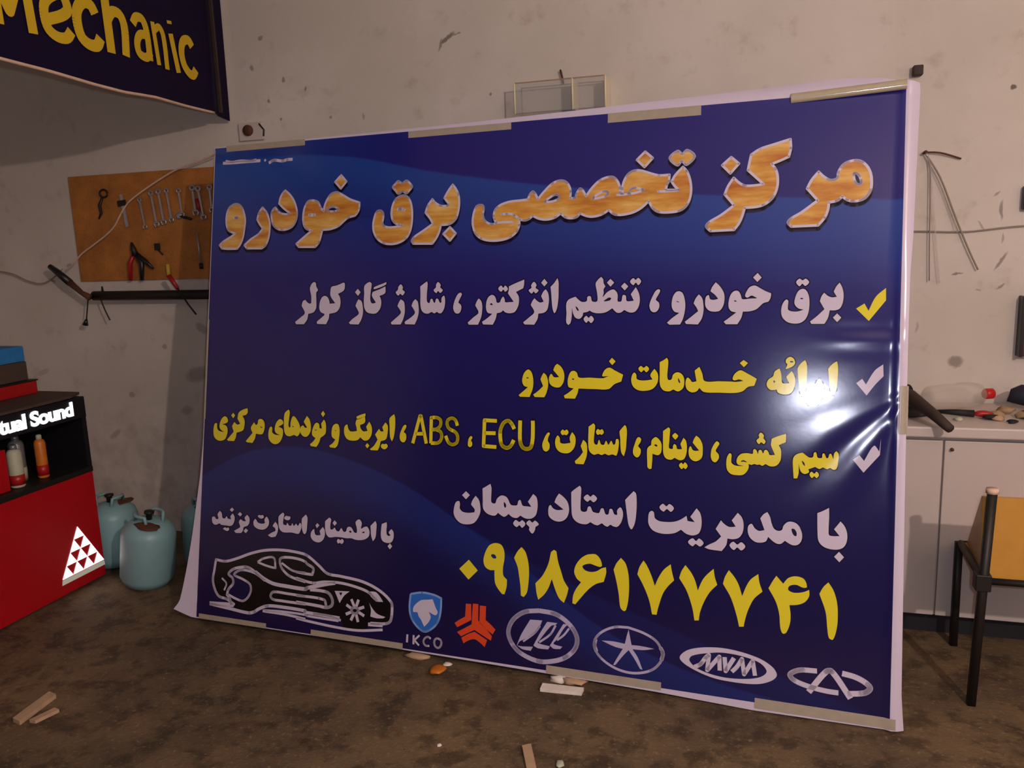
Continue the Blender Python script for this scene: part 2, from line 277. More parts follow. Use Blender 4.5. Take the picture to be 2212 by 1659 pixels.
p 2100.4,1384.5c 2114,1371.5 2127.8,1349.3 2130.8,1329 2127.4,1305.3 2116.4,1288.4 2100,1285.1 2081.6,1288.5 2069.6,1302.2 2067.3,1322.7 2070.2,1336.3 2078.4,1341.4 2083.8,1327.7 2095.5,1325 2110.3,1328.3c 2098.3,1342.9 2083.9,1354.1c 2089.2,1368.5
p 2227.7,1371.5 2243.9,1363 2261.7,1352.7 2280.1,1345c 2278.2,1329.2 2272.1,1317.6c 2256.4,1312.8 2247.1,1304.5 2234.7,1292.9 2215.6,1286.3 2191.5,1284.7c 2187.2,1264.6 2174.9,1242.7c 2137.4,1242.7c 2130.6,1251.1c 2148.2,1264.6 2170.5,1282.3c 2154.1,1286.5 2145.6,1298.4 2145,1320.4 2150.9,1342.3 2162,1354 2175,1353.8 2183.5,1340.2 2188.7,1326.7 2212.8,1328.2 2235.2,1329.6 2227.1,1334.7 2217.4,1338.2 2204.7,1331.6 2197.3,1336.7 2200.9,1350.1 2211.7,1366.7
h 2162.1,1321.9 2166.1,1322.7 2171.1,1319.3 2164.6,1318.5
p 2235.3,1413.2c 2248.5,1397.9c 2235.3,1383.1c 2221.3,1398.4c
p 2376.5,1358.6 2387,1354.8 2396,1338.1 2399.3,1314.2 2397.5,1284.7 2389.4,1260.8 2374.2,1247.9 2355.1,1245.1 2334,1249.7 2317.8,1264.6 2312.9,1285.1 2316.6,1309.2 2326.8,1324 2333.9,1320.2 2333.5,1303.5 2334.7,1290.5 2347.1,1284.9 2364.5,1284.8 2381.8,1290.3c 2364.2,1295.9 2353.4,1310.8 2356.3,1333 2364.5,1351.4
h 2370.4,1327.3 2376.4,1329.1 2380,1325.4 2373.9,1324.5
p 2366.9,1392.1 2376.6,1386.4 2386,1391.7 2396.7,1379.6 2384.9,1367.8 2376,1375.3 2367.6,1367.1 2356.8,1380.2
p 2488.8,1377.2c 2497.7,1358.8 2501.7,1335.1 2498.9,1309.7 2490.9,1293.4 2477.6,1288 2461.5,1288.1c 2456.2,1262.6 2446.5,1244.3c 2407.1,1244.2c 2402.6,1251.6c 2422,1268.1 2445.3,1291.8c 2430.9,1317.6c 2435.6,1334 2443,1344.9c 2456.1,1333.8 2468.1,1330 2481.5,1331.7c 2471.8,1348.2c 2479,1364.6
p 2483.8,1278c 2496.7,1264.3c 2484.5,1249.8c 2471.4,1264.4c
=yellow tick
p 2625,1358c 2625.9,1318.6c 2605.4,1291 2577.7,1253.4c 2539.5,1293.2c 2563.9,1309.3c 2576,1285.8c 2596.3,1330.5
=yellow services line
p 1443,1076.4 1454.8,1068.7 1461.7,1051 1464.5,1029.3 1462.3,1005.4 1451.8,976.4c 1415.1,976.2c 1409.6,982c 1423.9,994.4 1444.3,1011.9c 1429.4,1016.4 1421.5,1032.1 1423,1050.1 1429.7,1066.1
h 1437.8,1047.4 1445.1,1046.6 1446.2,1044.7 1439,1043.5
p 1502.7,1065.7c 1513.3,1056.1 1520.3,1034.6 1520,1013 1515.5,993.2 1507.9,977.2c 1471.6,977c 1465.7,985.8c 1482.3,998.1 1502.3,1017.4c 1491.1,1041.8c 1496.8,1055.8
p 1552.9,1099.2c 1565.4,1090.6 1576.1,1075.2 1580.8,1055.7 1577.6,1032.2 1565.9,1016.2 1551.7,1013.9 1535.2,1019.3 1525.5,1030.8 1523.8,1050.5 1531.6,1062.4 1542.3,1050.9 1561.7,1051.4c 1538.3,1076.3c 1544.9,1092.2
p 1616.5,1075 1626.8,1068.4 1634.4,1052.1 1675.2,1052.1 1722.6,1051.3 1740,1057.5 1751.9,1052c 1740,1058.4 1720.4,1058 1720.2,1064.7 1729.5,1082.2 1744.9,1089.2 1764.7,1079.1 1794.1,1065.4c 1788.2,1041.4c 1764.3,1031.3 1743.4,1013.5 1696.4,1012.1 1634.7,1012.3c 1631.3,994.7 1622.9,976c 1585.6,975.8c 1581.2,985.4c 1597.1,995.7 1616.7,1011.8c 1598.3,1017.1 1593.8,1032.6 1596.1,1054.1 1604.6,1071.9
h 1608.5,1045.6 1613.4,1047.7 1618.5,1045.9 1613.6,1042.9
p 1752.5,1123.9c 1765.6,1111.6c 1754.3,1098c 1742.2,1111.2c
p 1855.6,1097.1 1865.6,1090.8 1875.2,1097.5 1884.3,1086.8 1874.8,1075.7 1865.9,1083.2 1857.4,1075.4 1847.1,1087.2
p 1833.2,1073.7 1840,1067.3 1842.7,1052.1 1856.1,1047 1875.7,1047.5 1897.4,1051.2c 1889.3,1066.3 1902.7,1088.3c 1914,1073.3 1916.7,1056.1 1913,1036.5 1898.4,1018.7 1874.7,1011.5 1848.4,1012.9 1830.3,1025.5 1823,1047.2 1826.8,1067
p 1944.7,1126.9c 1949.3,1117.3 1948.9,1093.5 1947.6,1065.4 1951.3,1051.5 1961.9,1052.8 1967.8,1070.2 1982.5,1078 1997.6,1070.9 2005.5,1053.9 2003.1,1026 1986.6,1012.6 1969.4,1018.6c 1954.6,1011.7 1935.2,1015.4 1923.9,1032.4 1921.6,1071.3 1920.4,1111.4c 1934.2,1119.2
h 1984.2,1057.7 1989.7,1051.4 1992.1,1040.7 1986.7,1044.8
p 2016.9,1060.6 2025.5,1054.4 2032.1,1046 2046.7,1048.5c 2039.3,1084.6c 2054.6,1097.7c 2064.6,1076.6 2073.7,1050.3 2121.2,1050.4 2162.1,1050.4 2176.3,1049.7 2200.5,1053.5c 2186.2,1058.3 2170.1,1054.8 2164.9,1059.9 2171.5,1076.9 2189.4,1088.8 2209.8,1079.8 2242.3,1061.8c 2235,1038.7c 2215.1,1034 2197.4,1018.9 2171.3,1012.9 2122.3,1012.4 2072.7,1013.1 2056.7,1026.4c 2047.7,1014.4 2031,1010.8 2016,1019.9 2010.2,1036.9 2011.8,1054.1
p 2198.5,1123.5c 2212.9,1113.3c 2200.2,1099.5c 2186.7,1112.8c
p 2313.1,1097.5c 2318.4,1080.1 2322.1,1051.4 2329.1,1048.5 2344.6,1049.9c 2334.3,1070.2c 2351.3,1090.1c 2361.5,1068.8 2360.4,1038 2349.3,1017.2 2330,1012.5 2310.3,1018.1 2305.2,1028.2c 2288.5,1025.7 2276.4,1035.7 2274.1,1048.1 2279.7,1060.6 2293.2,1071.3 2298.6,1087.9
h 2294.6,1055.8 2297.5,1058 2300.6,1052.9 2296.7,1049.7
p 2344.2,1136.2 2356,1130.2 2360.3,1114.9 2350.9,1103.4 2330.7,1094.8c 2337.1,1111.4 2332.1,1117.5 2332.8,1127.8
h 2344.6,1121.8 2352.3,1122.9 2355.3,1118.9 2346.6,1117.7
p 2390.8,1126.6c 2396.9,1112.5 2398,1071.7 2395.2,1030.8 2386.3,1006.1c 2378.2,1022.2 2371.1,1071.1 2368.4,1099.7c 2377.7,1114.2
p 2487.5,1124.2c 2490.8,1104.1 2490.6,1073.9 2487.9,1033.5 2479.1,1013.1c 2469.2,1033 2464.4,1073.2 2461.8,1099.5c 2472.8,1113.8
p 2436.2,1068.5c 2446.1,1052.5 2450.4,1032.4 2445.4,1003.9 2432.8,981.2c 2404.2,980.2c 2399.3,987.1c 2420.8,1003.1 2437.5,1017.9c 2423.6,1039.8c 2427,1056.1
=white tick
p 2622.8,1116.6c 2624.6,1079c 2601.7,1052.6 2577.1,1017.1c 2545.9,1055.2c 2563,1069.6c 2574.4,1051.9c 2598.8,1096.3
=white tick
p 2618.1,841.7c 2622.2,882.5c 2620.1,830.8c 2574,772.6c 2542.2,811.5c 2560.7,827.4c 2574.8,809.7c 2602.5,859.3
=yellow parts line
p 105.5,853c 116.5,848.1 122.6,832.6 115.5,825.3 96.5,819.2 92.2,819 113.9,812.9 122.2,797.5 120,776.3 110.2,756.5 87,748.3 65.1,754.3 52.5,769.5 50,797.7 55.5,819.2 66.2,821.4 68.2,802.1 78.5,790.2 106.7,786.2c 86.8,795.8 79.7,809.6 85,832.8 95.1,847.3
p 147.5,868.7c 157.6,858.6c 148.6,845.9c 137.4,857.8c
p 218.3,890.5c 220.2,873.2 211.2,862.4 194.6,858.3c 206,839.6 206.1,815.2 199.6,797.5 168.5,786.5c 165.2,766.2 157.5,751c 127.7,750.4c 121,755.3c 135.2,770 153.4,790.1c 143.8,812.5c 154.7,830.4c 171.1,820.6 184.6,824.7c 169.9,845.1c 175,869.7 193.4,882.6
p 284.8,848.9 297.4,845.1 306.4,830 305.5,804.1 296,786.4 265,786.7c 261.7,767.5 250.2,747.8c 222.9,749.1c 216.4,753.9c 230.3,769.4 248.2,789.3c 238.9,809.7 254.4,833.8c 263.2,822.9 271.3,828.5 274.7,844.2
h 284.2,818.6 292.6,815.6 296.9,812.3 290.7,812
p 381,852 393.5,845.7 396,833.8 378.3,822.8 374.3,820.9 392.9,813.2 397.6,799.7 392.7,773.9 379.4,754.5 359.4,748.3 340.6,755.9 327.5,774.1 328.1,805.1 335.6,819.2 344,816.1 344.8,797.3 359.6,787.7 384,786.3c 363.3,794.7 356.6,808.1 359.7,828.8 369.2,844.7
p 419.6,892.8c 426,882.8 423.4,852 422.7,824.8 430.9,820 432,840.5 439,862.9 446.8,866.6 461.4,853.6 476.5,828.8 478.6,803.5 466.5,786 450.3,790.3 432.5,784.4 414.3,786.9 403.5,803.4 399.7,842.5 402.1,876.8
h 440.7,825.5 446.7,825.8 443.9,821.4
p 508.3,870c 520.9,856.6 528.5,831 527.4,806.9 513.1,787.7 495.7,786.8 480.9,801 481,823.3 491.6,831.2 500.7,822.4 511.5,822.8c 494.2,846.2c
p 582.8,893.3c 592.9,881.7c 583.9,868.4c 573.7,880.9c
p 588.6,858.5c 596.6,846.9 599.8,823.1 596.5,800.9 575.8,785.2c 570.2,766.5 558.1,747.4c 532.1,749.7c 527.5,756.9c 542.1,768.7 552.3,782.2c 536.6,794.3 535.8,812.8 545.5,837.3 555.9,845.1 567,838.2 569.8,823.6 580.6,822.2c 576.5,842.3c
h 546.5,815.2 555.1,816.5 557.3,814.7 548.7,813.4
p 645.5,844.4 656.3,840.3 662.5,818.6 660.7,785.7 655.6,759.8 645.5,748.3c 622.2,748.9c 617.6,756c 632,765.9 644.1,781.2c 628.8,791.4 625.7,813.3 631.1,835.5
h 640.4,817.6 646.7,817.9 644.7,815.1
p 775.9,890.6c 775.3,879.8 748.9,869.7 738.7,867.4c 736.2,876.4c 754.5,884.4
p 774.3,877.9c 776.2,858.1 770.3,850.7 754.1,844.5c 756.7,832 769.6,819.9 788,822.6c 781.1,838.5c 794.6,858.9c 805.7,839.6 806.9,810.9 793.5,788.6 775.2,784.1 757.2,795.9c 744.3,784.4 717.4,781.2 696.3,787.4 684,806.9 683.9,834.2 696,843.8 700.8,829.5 711.7,817.3 740.7,819.5c 738,834.8 733.2,849.1 736.8,863.7c 755.1,869.9
p 788.9,774.9c 798.6,765.5c 789.8,754.2c 780.2,764.5c
p 865.7,859.2c 876.3,846.3 876.5,817.7 870.4,794.2 847.6,785c 843.4,764.2 835.9,748.6c 807.5,748c 801.2,751.2c 818.9,766.5 834.2,790.6c 822.2,809.8c 838.5,833c 847,823.5 859.1,824.1c 852.4,839.9c
p 855,775.6 863.2,774.2 873.1,776.5 879.6,767 870,755.8 857.9,756.1 849.4,765.4
p 902.4,892.9c 907.1,877.9 908.4,844.1 904.1,804.8 896.8,786.6c 888.1,804 884.3,846.6 883.1,875.1
p 952.4,853.8 956.9,849.2 953.1,837.4 947.1,825.6 956,818.3 957.8,801 950.8,787.1 940,786.6 930.9,797.7 930.2,815.1 936,832.8 944,848.6
s13.4 986.4,784.1c 1013.1,890.1c 1017.4,890.2c 1043.8,786.1c
s13.4 996.7,821.1c 1032.8,822.8c
s13.2 1062.7,788c 1061,885.3c 1085.1,886.3 1100.1,876.4 1098.9,855.4 1082.6,842.3 1063.8,840.5c
s13.2 1082.7,841.4 1101.8,832.8 1106.8,812.1 1095,792.5 1062.7,788.6c
s13.0 1170.2,859.5 1162.2,879 1147.5,886.9 1131.2,879.6 1127.7,864.3 1136.6,847.6 1164,833.8 1172.9,817.2 1169.5,796.3 1153.4,787.9 1136.6,794.6 1123.2,819.5
p 1226.7,823.6 1233,818.3 1227.4,806.8 1232.7,799.5 1231.2,786.4 1223.2,782.2 1215.9,787.4 1216.2,806.2 1219.9,817.6
s13.8 1327.9,884c 1278.9,884.8c 1278.5,788.8c 1329.4,787.8c
s13.9 1279.7,837.3c 1324.6,838.5c
s14.1 1397.1,857.6 1386.5,875.8 1372.9,886.6 1355.5,878.6 1343.2,851 1344.4,817.8 1351.9,795.3 1369.9,786.9 1385.1,794.9 1396.4,817.2
s14.4 1419,889.5c 1419,858.6 1421.7,813.3 1431.2,793.2 1446.6,786.9 1461.6,792.8 1468.3,815.7 1468.9,860.8 1467.4,890.5c
p 1528.3,851.3 1533.7,847.5 1528.8,835 1527.2,820.7 1534,808.8 1532.5,790.5 1522.2,781.8 1511.3,787.3 1506.4,805.4 1512.1,826.1 1520,842.8
p 1562.6,841.8 1571.3,833.1 1574,817 1586.8,813.6 1611.8,817.9c 1608,836.9 1616.7,856.4c 1627.6,841.9 1630.4,821.9 1624.9,799.5 1608.8,782.5 1590,779.4 1570.9,784.4 1557.7,799.9 1554.7,824.1
p 1580.8,863.9 1588.3,860.2 1596.6,864.6 1603.2,854.8 1596.2,844.4 1587.7,846 1581.5,843.7 1573.8,853.4
p 1658.1,831.3c 1669.8,819.9 1673.7,798 1671.5,769.9 1662.1,744.3c 1633,744.6c 1629.6,753.4c 1646.7,770.5 1658.5,787.2c 1649.5,808.8c
p 1693.2,891c 1699.6,883.3 1697.6,851.2 1697.5,823.3 1704.9,815.7 1709.9,817.9 1715.5,834.2 1723.2,818.6 1733.4,817.2 1741,831.5 1749.6,818 1759.2,832.4 1767.7,818.9 1773.6,823.2 1777.1,839.2 1785.2,837.6 1786,812 1779,782 1764.8,785.1 1750.8,781.4 1738.5,785.6 1726.4,781 1714.1,784.3 1697.9,780.4 1683.2,790.6 1677.4,810.2 1676.1,878.2c
p 1710.2,871.8 1717.5,868.1 1725.5,871.5 1731.9,860.8 1724.1,851.5 1717.9,854.2 1709.9,850.8 1703.4,861.5
=yellow wiring line
p 1805.5,889.7c 1809.9,885.7 1813.8,869.1 1813.2,835.5 1811.7,805.2 1805.6,780.6c 1796.7,792.7 1792.5,817.7 1790.9,842.8 1787.6,864.5 1789.1,869.6c 1795.7,878.3
p 1857.5,850.2 1864.4,843.1 1861.5,831.3 1855.1,819.3 1863.9,808 1863.5,793 1856.3,781 1847.9,780.5 1838.3,791.6 1837.8,808.3 1841.6,821.9 1846.1,837.2 1850.9,847.4
p 1914.1,853 1925.9,846.1 1934.6,831.7 1935.9,816.9 1934,800.3 1924.3,791.4 1905.2,795.3c 1905,773.8 1903.4,743.9c 1896,741.7c 1889.2,748c 1887.6,772.8 1886.4,809.3 1891.9,819.5 1899.2,824.9 1901.2,841.6
h 1910,825.4 1916.6,828.3 1921.7,822.7 1916.8,820.8
p 1957.5,888.9c 1962.6,882.5 1962.3,867.7 1961.4,842.9 1961.3,818.2 1972.9,815.6 1975,827.2 1978.9,832.3 1985.5,827.7 1989.1,816.4 2005.4,816.5c 1999.2,833.4c 2009.1,855.2c 2017.4,845.7 2021.2,826.3 2020.3,803.4 2012.8,783.3 1998.4,778.4 1981.1,785.6c 1969.1,778.3 1952.6,781.5 1943.1,795.8 1940.7,822.1 1939.1,874.9c
p 1980.1,871c 1991,860.8 1981.7,847.2c 1970.7,859.9
p 2051.4,864.6c 2062.1,856.1 2072.2,837.1 2074.4,816.1 2072,791.6 2058,779.4 2045.2,778.7 2032,789.3 2027.5,807 2029.4,823.5 2034.1,827.8 2040.9,815.9 2049,813.1 2062.5,814.7c 2040.1,840.4c 2044.6,853.6
p 2005.1,770.6 2010.1,765.2 2016.4,772.1 2025.6,761.2 2018.7,749.4 2012.1,753.9 2005.8,748.6 1996.5,761.1
p 2120.2,849.3 2128.3,841.6 2121.6,828.4 2117.2,816.8 2127,804.5 2127.4,791.6 2118.3,778.9 2108.8,780.8 2102.1,793.4 2101.6,809.5 2104.3,824.2 2113.3,842.5
p 2163,811.5 2168.8,807 2168.3,793.3 2169.6,779.7 2179.3,772.5 2196.3,770.6 2209.4,772.3c 2190.5,775.1 2185.5,784.5 2188,798.3 2198.9,810.6 2217.5,814.6 2236.2,813.7 2237.7,826.3 2243.2,829.5 2249,823.1 2252.9,813.6 2255.4,825.4 2261.8,827.6 2269.5,816.5 2272.9,826.3 2279.3,828.6 2286,821.2 2289.9,812.8 2306.3,813.7c 2292.7,844.7c 2294.8,866c 2317.4,876.7 2339,884.4c 2338.8,856.7c 2329,852.3 2317.3,846c 2324,832.9 2325.5,813.8 2323.3,794.6 2310.9,778.5 2292.7,775.5 2277.8,782.3c 2266.9,775.8 2259.4,779.2 2252.1,777.8 2241.8,780.1 2233.5,776.7 2224.1,779c 2224.5,765.5 2217.4,751.5 2206.5,742 2187.7,739.9 2168.8,742.5 2156.1,755.4 2152.6,776.7 2154.8,798.4
h 2199.6,787.3 2207,790.7 2216.4,787.3 2218.4,784.5 2207.1,785.8 2200.6,785
p 2260.2,884.5 2269.7,876.3 2269,866.6 2275.8,856.3 2270.5,847.4 2262,852.8 2254.8,846.6 2247.1,857.8 2255.1,867.9 2253.9,877.5
p 2493.1,836.4c 2499.5,827.4 2499.2,804.9 2494.6,780.3 2486,776 2475.4,781 2466.7,776.7 2454.3,781.5 2443.8,776.2 2430.4,782c 2410.2,773.2c 2412.3,763.8 2400,757.4 2389.1,762.4 2383.4,775.3 2380.3,790.3 2381.1,760 2377.1,741.6c 2366.3,740.9c 2363.8,768.4 2362.8,804.5 2371.5,818.3 2391,826.1c 2403.8,816.3 2412.8,811.2 2423.4,813.7 2425.7,827 2431.9,829.3 2437.6,812.6 2450,812.4 2451.4,824.7 2456.6,826.9 2464,812.2 2469.2,814.4 2472.4,825.9 2477.7,826.2 2484.2,811.5 2486.4,828.5
h 2389.9,799.4 2397.2,793.2 2399.3,782.9 2392.9,789.2
p 2420.2,766.2 2428.3,760.1 2435.2,767.2 2442.6,757.3 2435.8,746.4 2428.6,751.6 2421.6,745.5 2414.2,756.4
=white management line
p 1214.3,617.2c 1230.6,603.8c 1215.4,587.2c 1199,601.5c
p 1253.8,602.9c 1267.3,588.6 1273.6,566.9 1274.5,543.1 1264.4,518.4 1250.2,501.9 1228.2,494.9 1200.2,496 1179.1,509.6 1167.9,529.4 1168.1,550.1 1174.7,573 1187.7,578.3 1191.9,567.4 1191.5,551.9 1202.2,540.7 1222.9,537.3 1250.6,541.2c 1252.1,551.6 1236.6,569.1c 1241.5,584.9
p 1310.8,651.2c 1315.9,636.3 1316,609.2 1316.9,585.5 1324.4,580.1 1333.4,581.7 1338.3,597.3 1352.3,610.1 1366.7,611.2 1379.6,603.7 1393,581.2 1405.6,578.8 1418,581.4 1422.8,596.9 1429.7,600.7 1439.3,581.4 1457.1,579.4 1472.9,579c 1459.1,596.3c 1478.3,626c 1491,615.3 1496,595.7 1496,572.5 1489.8,548.7 1472.7,536.5 1451.6,535.6 1431.8,544c 1419.7,534.6 1401.8,535.7 1386.2,546.2c 1371.3,534.9 1360.4,537.3 1344.7,547c 1333.3,536 1311.4,537.6 1294.6,546.4 1284.9,560.9 1282.9,589.7 1280.4,632.1c 1296.5,641.7
h 1366.7,588.4 1374.1,581.4 1375.4,571.4 1371.9,567.8 1367.2,574.1
p 1414.6,526.7 1429.1,520.4 1439.4,527.9 1452.3,515.6 1440.4,500.4 1429.5,508.7 1419.1,501.1 1405.3,512.5
p 1466.8,530.2 1478.4,522.8 1488.7,530.4 1503.1,518.3 1491.3,507.3 1489.9,497.2 1479.9,483.1 1467.1,495.3 1467.6,505.3 1455.7,517.6
p 1575.5,634.7c 1589.5,625.8 1605.4,610.6 1612.9,593.1 1614.4,573.6 1607.5,551.8 1594.2,539.2 1575.6,534.3 1554.7,539.2 1540.5,551.2 1537.3,569.1 1539.3,585.8 1545.1,591.2 1555,580.4 1570.7,575.1 1594.6,578.6c 1559.4,602.2c 1565.7,619.2
p 1651,667.9c 1656.3,660.1 1656.4,634 1655.8,601.4 1658.2,580.4 1669.2,576.4 1679.2,580.4 1683.7,595.4 1692,596.8 1700.9,580.5 1712.7,576.6 1724.3,577.5 1730.4,592.5 1738.6,594 1747.5,574.5 1757.4,575.3 1761.7,593.4 1769.9,594 1778.6,577.1 1788.5,576.3 1788,590.7 1799,602.7 1807.6,590.6 1809,571.5 1802.4,548.6 1789.8,533.9 1775.1,535 1765.9,539.1 1755.5,531.7 1743.8,535.6 1735.4,541.3 1720.7,533.6 1707.4,535.7 1693.8,542.6c 1680.7,534.2 1658.9,534 1640.1,541.4 1627.7,556.7 1623.4,582.5 1620.5,642.9c 1634.5,655.3
p 1679.7,639 1690.8,631.7 1701.4,639.7 1715.2,627 1703.1,613.1 1690.4,620.3 1680.6,613 1666.7,625.8
p 1844.1,662.1c 1852.4,654.7 1855.8,624.7 1855.4,584.9 1850.9,549.5 1840.3,529.5 1830.1,544.5 1824.4,572.8 1820.3,598 1815.2,629.6c 1828.5,645
p 1909.2,599.3 1916.2,594.7 1920.2,576 1934.3,566.9 1954.9,565.2 1982.1,567.5 2005.6,576.2 2027,591.6c 2030.9,575c 2042.7,573.4 2055.2,572.8c 2039.7,589.3c 2059.7,619.7c 2071.7,605.4 2077.4,582.2 2076.6,555.1 2068.8,535.9 2050.7,527.5 2028.9,530.6 2010,543.4c 1990.1,530.6 1963,524.8 1935.6,525.7 1912.9,534.1 1899.3,553.6 1897.7,577.6 1900.7,593.4
p 1946.2,626.3 1958.4,618.6 1968.4,627.1 1984.1,614.6 1974.3,601 1960.4,609.3 1948.7,599.8 1934.6,613.3
p 2049.3,518.1 2061.3,509.8 2071,519.2 2086.3,505.4 2075.1,492.5 2059.9,499.6 2050.2,491 2034.7,504
p 2194.2,615.3c 2207.5,601.4 2213.7,580.3 2212,553.6 2201.3,534.4 2182.2,526.8 2163.6,527.6c 2160.1,505.6 2146.1,484.2c 2105.1,486.1 2089.2,491.3c 2104.6,502 2125.6,514.1 2143.1,532.4c 2124.4,555.9c 2140.7,585.8c 2151.6,575 2168.1,566.4 2189.1,569c 2175.6,588.7c
p 2182.4,518.5 2195.6,510.6 2208.2,519.2 2221.4,506.3 2209,491.9 2195.9,500.6 2184.8,491.2 2170.7,505.7
p 2287.7,625.4c 2296.3,610.7 2301.8,590.6 2310.4,572.6 2323.6,566.9 2334.8,571.3 2339.3,585.3 2351.9,598.2 2367.9,599.6 2382.6,592.4 2392.6,576.3 2397.1,556.4 2393.6,537.6 2382.7,526.4 2366.7,524.9 2344.7,536.4c 2331.2,525 2314.9,526.9 2292.4,544.5c 2285.5,529.3 2269.2,523.5 2252.7,524.5 2235.7,536.8 2227.7,556.7 2229.6,575.9 2239.4,582.8 2249.8,569 2263.2,561.6 2280.4,565.7c 2266.2,603.1c 2276.5,617.6
h 2364.5,577.3 2373.4,576.3 2380.1,565.1 2378.8,554.8 2372.3,555.9 2365.6,567.2
p 2475.8,653.8c 2476.7,620.4 2476,585.3 2478,567.1 2489,564.7 2509.1,566.5c 2492.3,586.7c 2511,613.3c 2523.8,597.8 2531.3,575.2 2530.4,550.2 2522.3,532.8 2507.1,523.9 2483.8,522.5 2461.8,528.8 2447.3,544.2 2443.5,567.3 2441,634.3c 2455.8,641.4
p 2508.8,516.6c 2523.9,500.6c 2510.5,483.5c 2494.6,499.4c
=small white slogan line
p 98.8,455.7c 109.4,446.4 113.7,428.4 126.2,425.7 134.7,435.6 141.8,427 157.5,424.7c 153.6,437.1c 165.2,450c 174.7,437 175.5,422.5 167.5,403.5 154.4,396.9 136.5,397.2 107.3,398.4 100.3,403.3 84.8,396.5 71.2,397.2 61.5,409.3 61.8,425.9 74.2,428.8 81.4,420.2 93.7,423 88.4,439.2
p 160.7,474.3c 171.1,466c 160.5,456c 149,463.3c
p 130.2,389.4 137.1,386.3 145.8,389.8 150.7,382 142.1,374.8 133.1,375.9 119.3,382
p 237,450.3c 248.5,439.5 250.5,421.5 242.4,406.3 223.1,397.4 219.4,382.5 211.1,372.7c 184.6,370.4c 175.4,378.7c 194.8,389.5 205.4,397.7 197.9,417.1 206.2,428.7 219.7,422.5 233.9,423.7c 225.6,435.8
p 201.4,458.4c 212.8,450.2c 203.4,440.3c 190.8,448.4c
p 233.2,393.7c 245.6,385.7c 234.1,373.8c 222.7,381.9c
p 278.1,436.5 284.9,431.6 291.8,423.2 311.4,419.4 326.3,424.3 323.6,436.6 333.7,450.1 345.1,436.6 344.9,416.9 331.7,401.4 312.6,395.2 290.8,397.8 274.1,407.2 270,423.1
p 296.8,454.3 305.5,453.2 314.1,455.7 320.9,447.2 310.5,440.1 299.6,441.9 290.6,448.3
p 377.3,433.1c 388.6,420.6 391.4,404.8 388,386.6 380.1,372.5c 359,368.8 343.6,375.5c 362.3,387.9 379,396.5 376.4,407 365.4,415
p 411.6,473.4c 418.2,467.7 415,444.3 415.9,426.5 430.7,424.2 434.5,433.4 443.4,423.5 453.9,424.4 458.7,433.7 466.5,423.7 476.5,433.4 485.2,425.3 495,438.5 502.8,426.8 496.6,403.3 488.7,393.8 457.3,396.3 415.2,394.4 397.7,407.1 392.2,433.4 393.3,456.7
p 426.9,461.3 435.4,460.2 448.1,459.4 446.5,448.6 434.1,444.1 419,449.9
p 520.8,474.1c 528.9,462.8 529,436.9 526.1,403.5 516.7,395.3 507.4,409.2 502.9,438.4 503.1,456.9c
p 576,444.6c 586,436.3c 574.8,424.3c 567.9,434.7c
p 602.2,431.3c 611.3,418.3 612.3,396.5 602.5,377.3 583.7,368.2 559.8,373.4 547.3,388.8 549.7,407.4 562.1,419.5 564.8,406.9 571.7,396.5 593,398.4c 588,414.4c
p 630.2,471.1c 639,464.5 636.6,446.1 637.5,426.1 647.1,425.1 656.2,433.2 664,422.9 676.7,420.4 686.6,434 697.7,420.5 708,423.2 713.6,438.1 723.8,442.6 734.3,438.1 745.3,422.9 756.7,422.1 755.9,441.8 749.9,461.1 757.7,471.7 767.9,474.3 777.7,461.7 775.5,439.9 787.6,446.3 801.8,449.4 812.6,434.2 811.4,414.4 795.7,400.4 773.3,394.8 750.7,394.5 734,398.4 713.3,396.5 688.2,397.8 663,397.4 633.7,392.9 620.5,402.7 613.1,425.8 611.8,455c
h 722.4,425.3 730.7,427 733,421.8 726.8,419.4
h 780.3,424.1 786.2,429.2 792.5,427 788.6,423.1
p 654.9,462.2c 665.9,452.2c 655.9,440.4c 645.9,450.5c
p 674.9,390.3 684.5,386.6 692.6,391.9 700.3,382.6 691.4,371.9 682.9,375.6 674.6,372.1 669,381.6
p 837.3,474.7c 842.9,463.6 842.9,438.6 840,409.8 829.5,395.5c 821.5,415.3 818.6,436.5 816.9,454.2c
p 886.7,474.4c 888.2,462.1 887.1,442.5 889.7,426.7 897.9,422.2 905.8,424.6c 897.3,436.3 908.8,449.7c 918.2,438.1 918.2,413.4 908.9,398.3 889,394.7 870.7,401.9 863.9,419.1 863.9,444 866,465.6c
p 904.1,394.4c 914.5,383.8c 905,371.4c 894.6,381.9c
=yellow phone number
p 1235.6,364.5c 1272.7,328.3c 1236.9,290.8c 1198.1,327.1c
p 1342,435.9 1361.8,431.2 1373.6,411.5 1376.1,383.2 1371.7,349 1374.2,320.7 1388.6,306.7c 1388.1,280.7 1380.8,252.7c 1371.1,252.9c 1353.7,271.7 1343.3,288.8 1339.6,311.8 1338.7,336.5c 1317.7,335.6 1300.3,346.9 1293.9,367.2 1298.6,393.9 1311.7,421.3 1325.4,431.7
h 1322.7,389.7 1332.4,394.5 1340.9,390.2 1344,381.3 1332.9,378.9
p 1440.5,430.9c 1456.2,414.3 1468.4,377 1472.4,341.4 1471.1,300.2 1466.8,269 1455.2,250.9c 1444.1,256.1c 1441.6,286.7 1434.7,327.1 1428.1,357.4 1413.2,389.5c 1426.1,414
p 1563.3,432.3c 1572.7,428.1c 1580.7,390.8 1592.3,359.1 1604,327.5 1622,301.7c 1616.3,275.8 1606.7,248.2c 1590.5,260.2 1576.4,283.9 1558.9,327.7c 1546.8,293.3 1531.6,268.7 1510.8,248.4c 1503.2,273.1 1498,305.7c 1523.9,336.6 1543.8,379.5 1552.9,423.7c
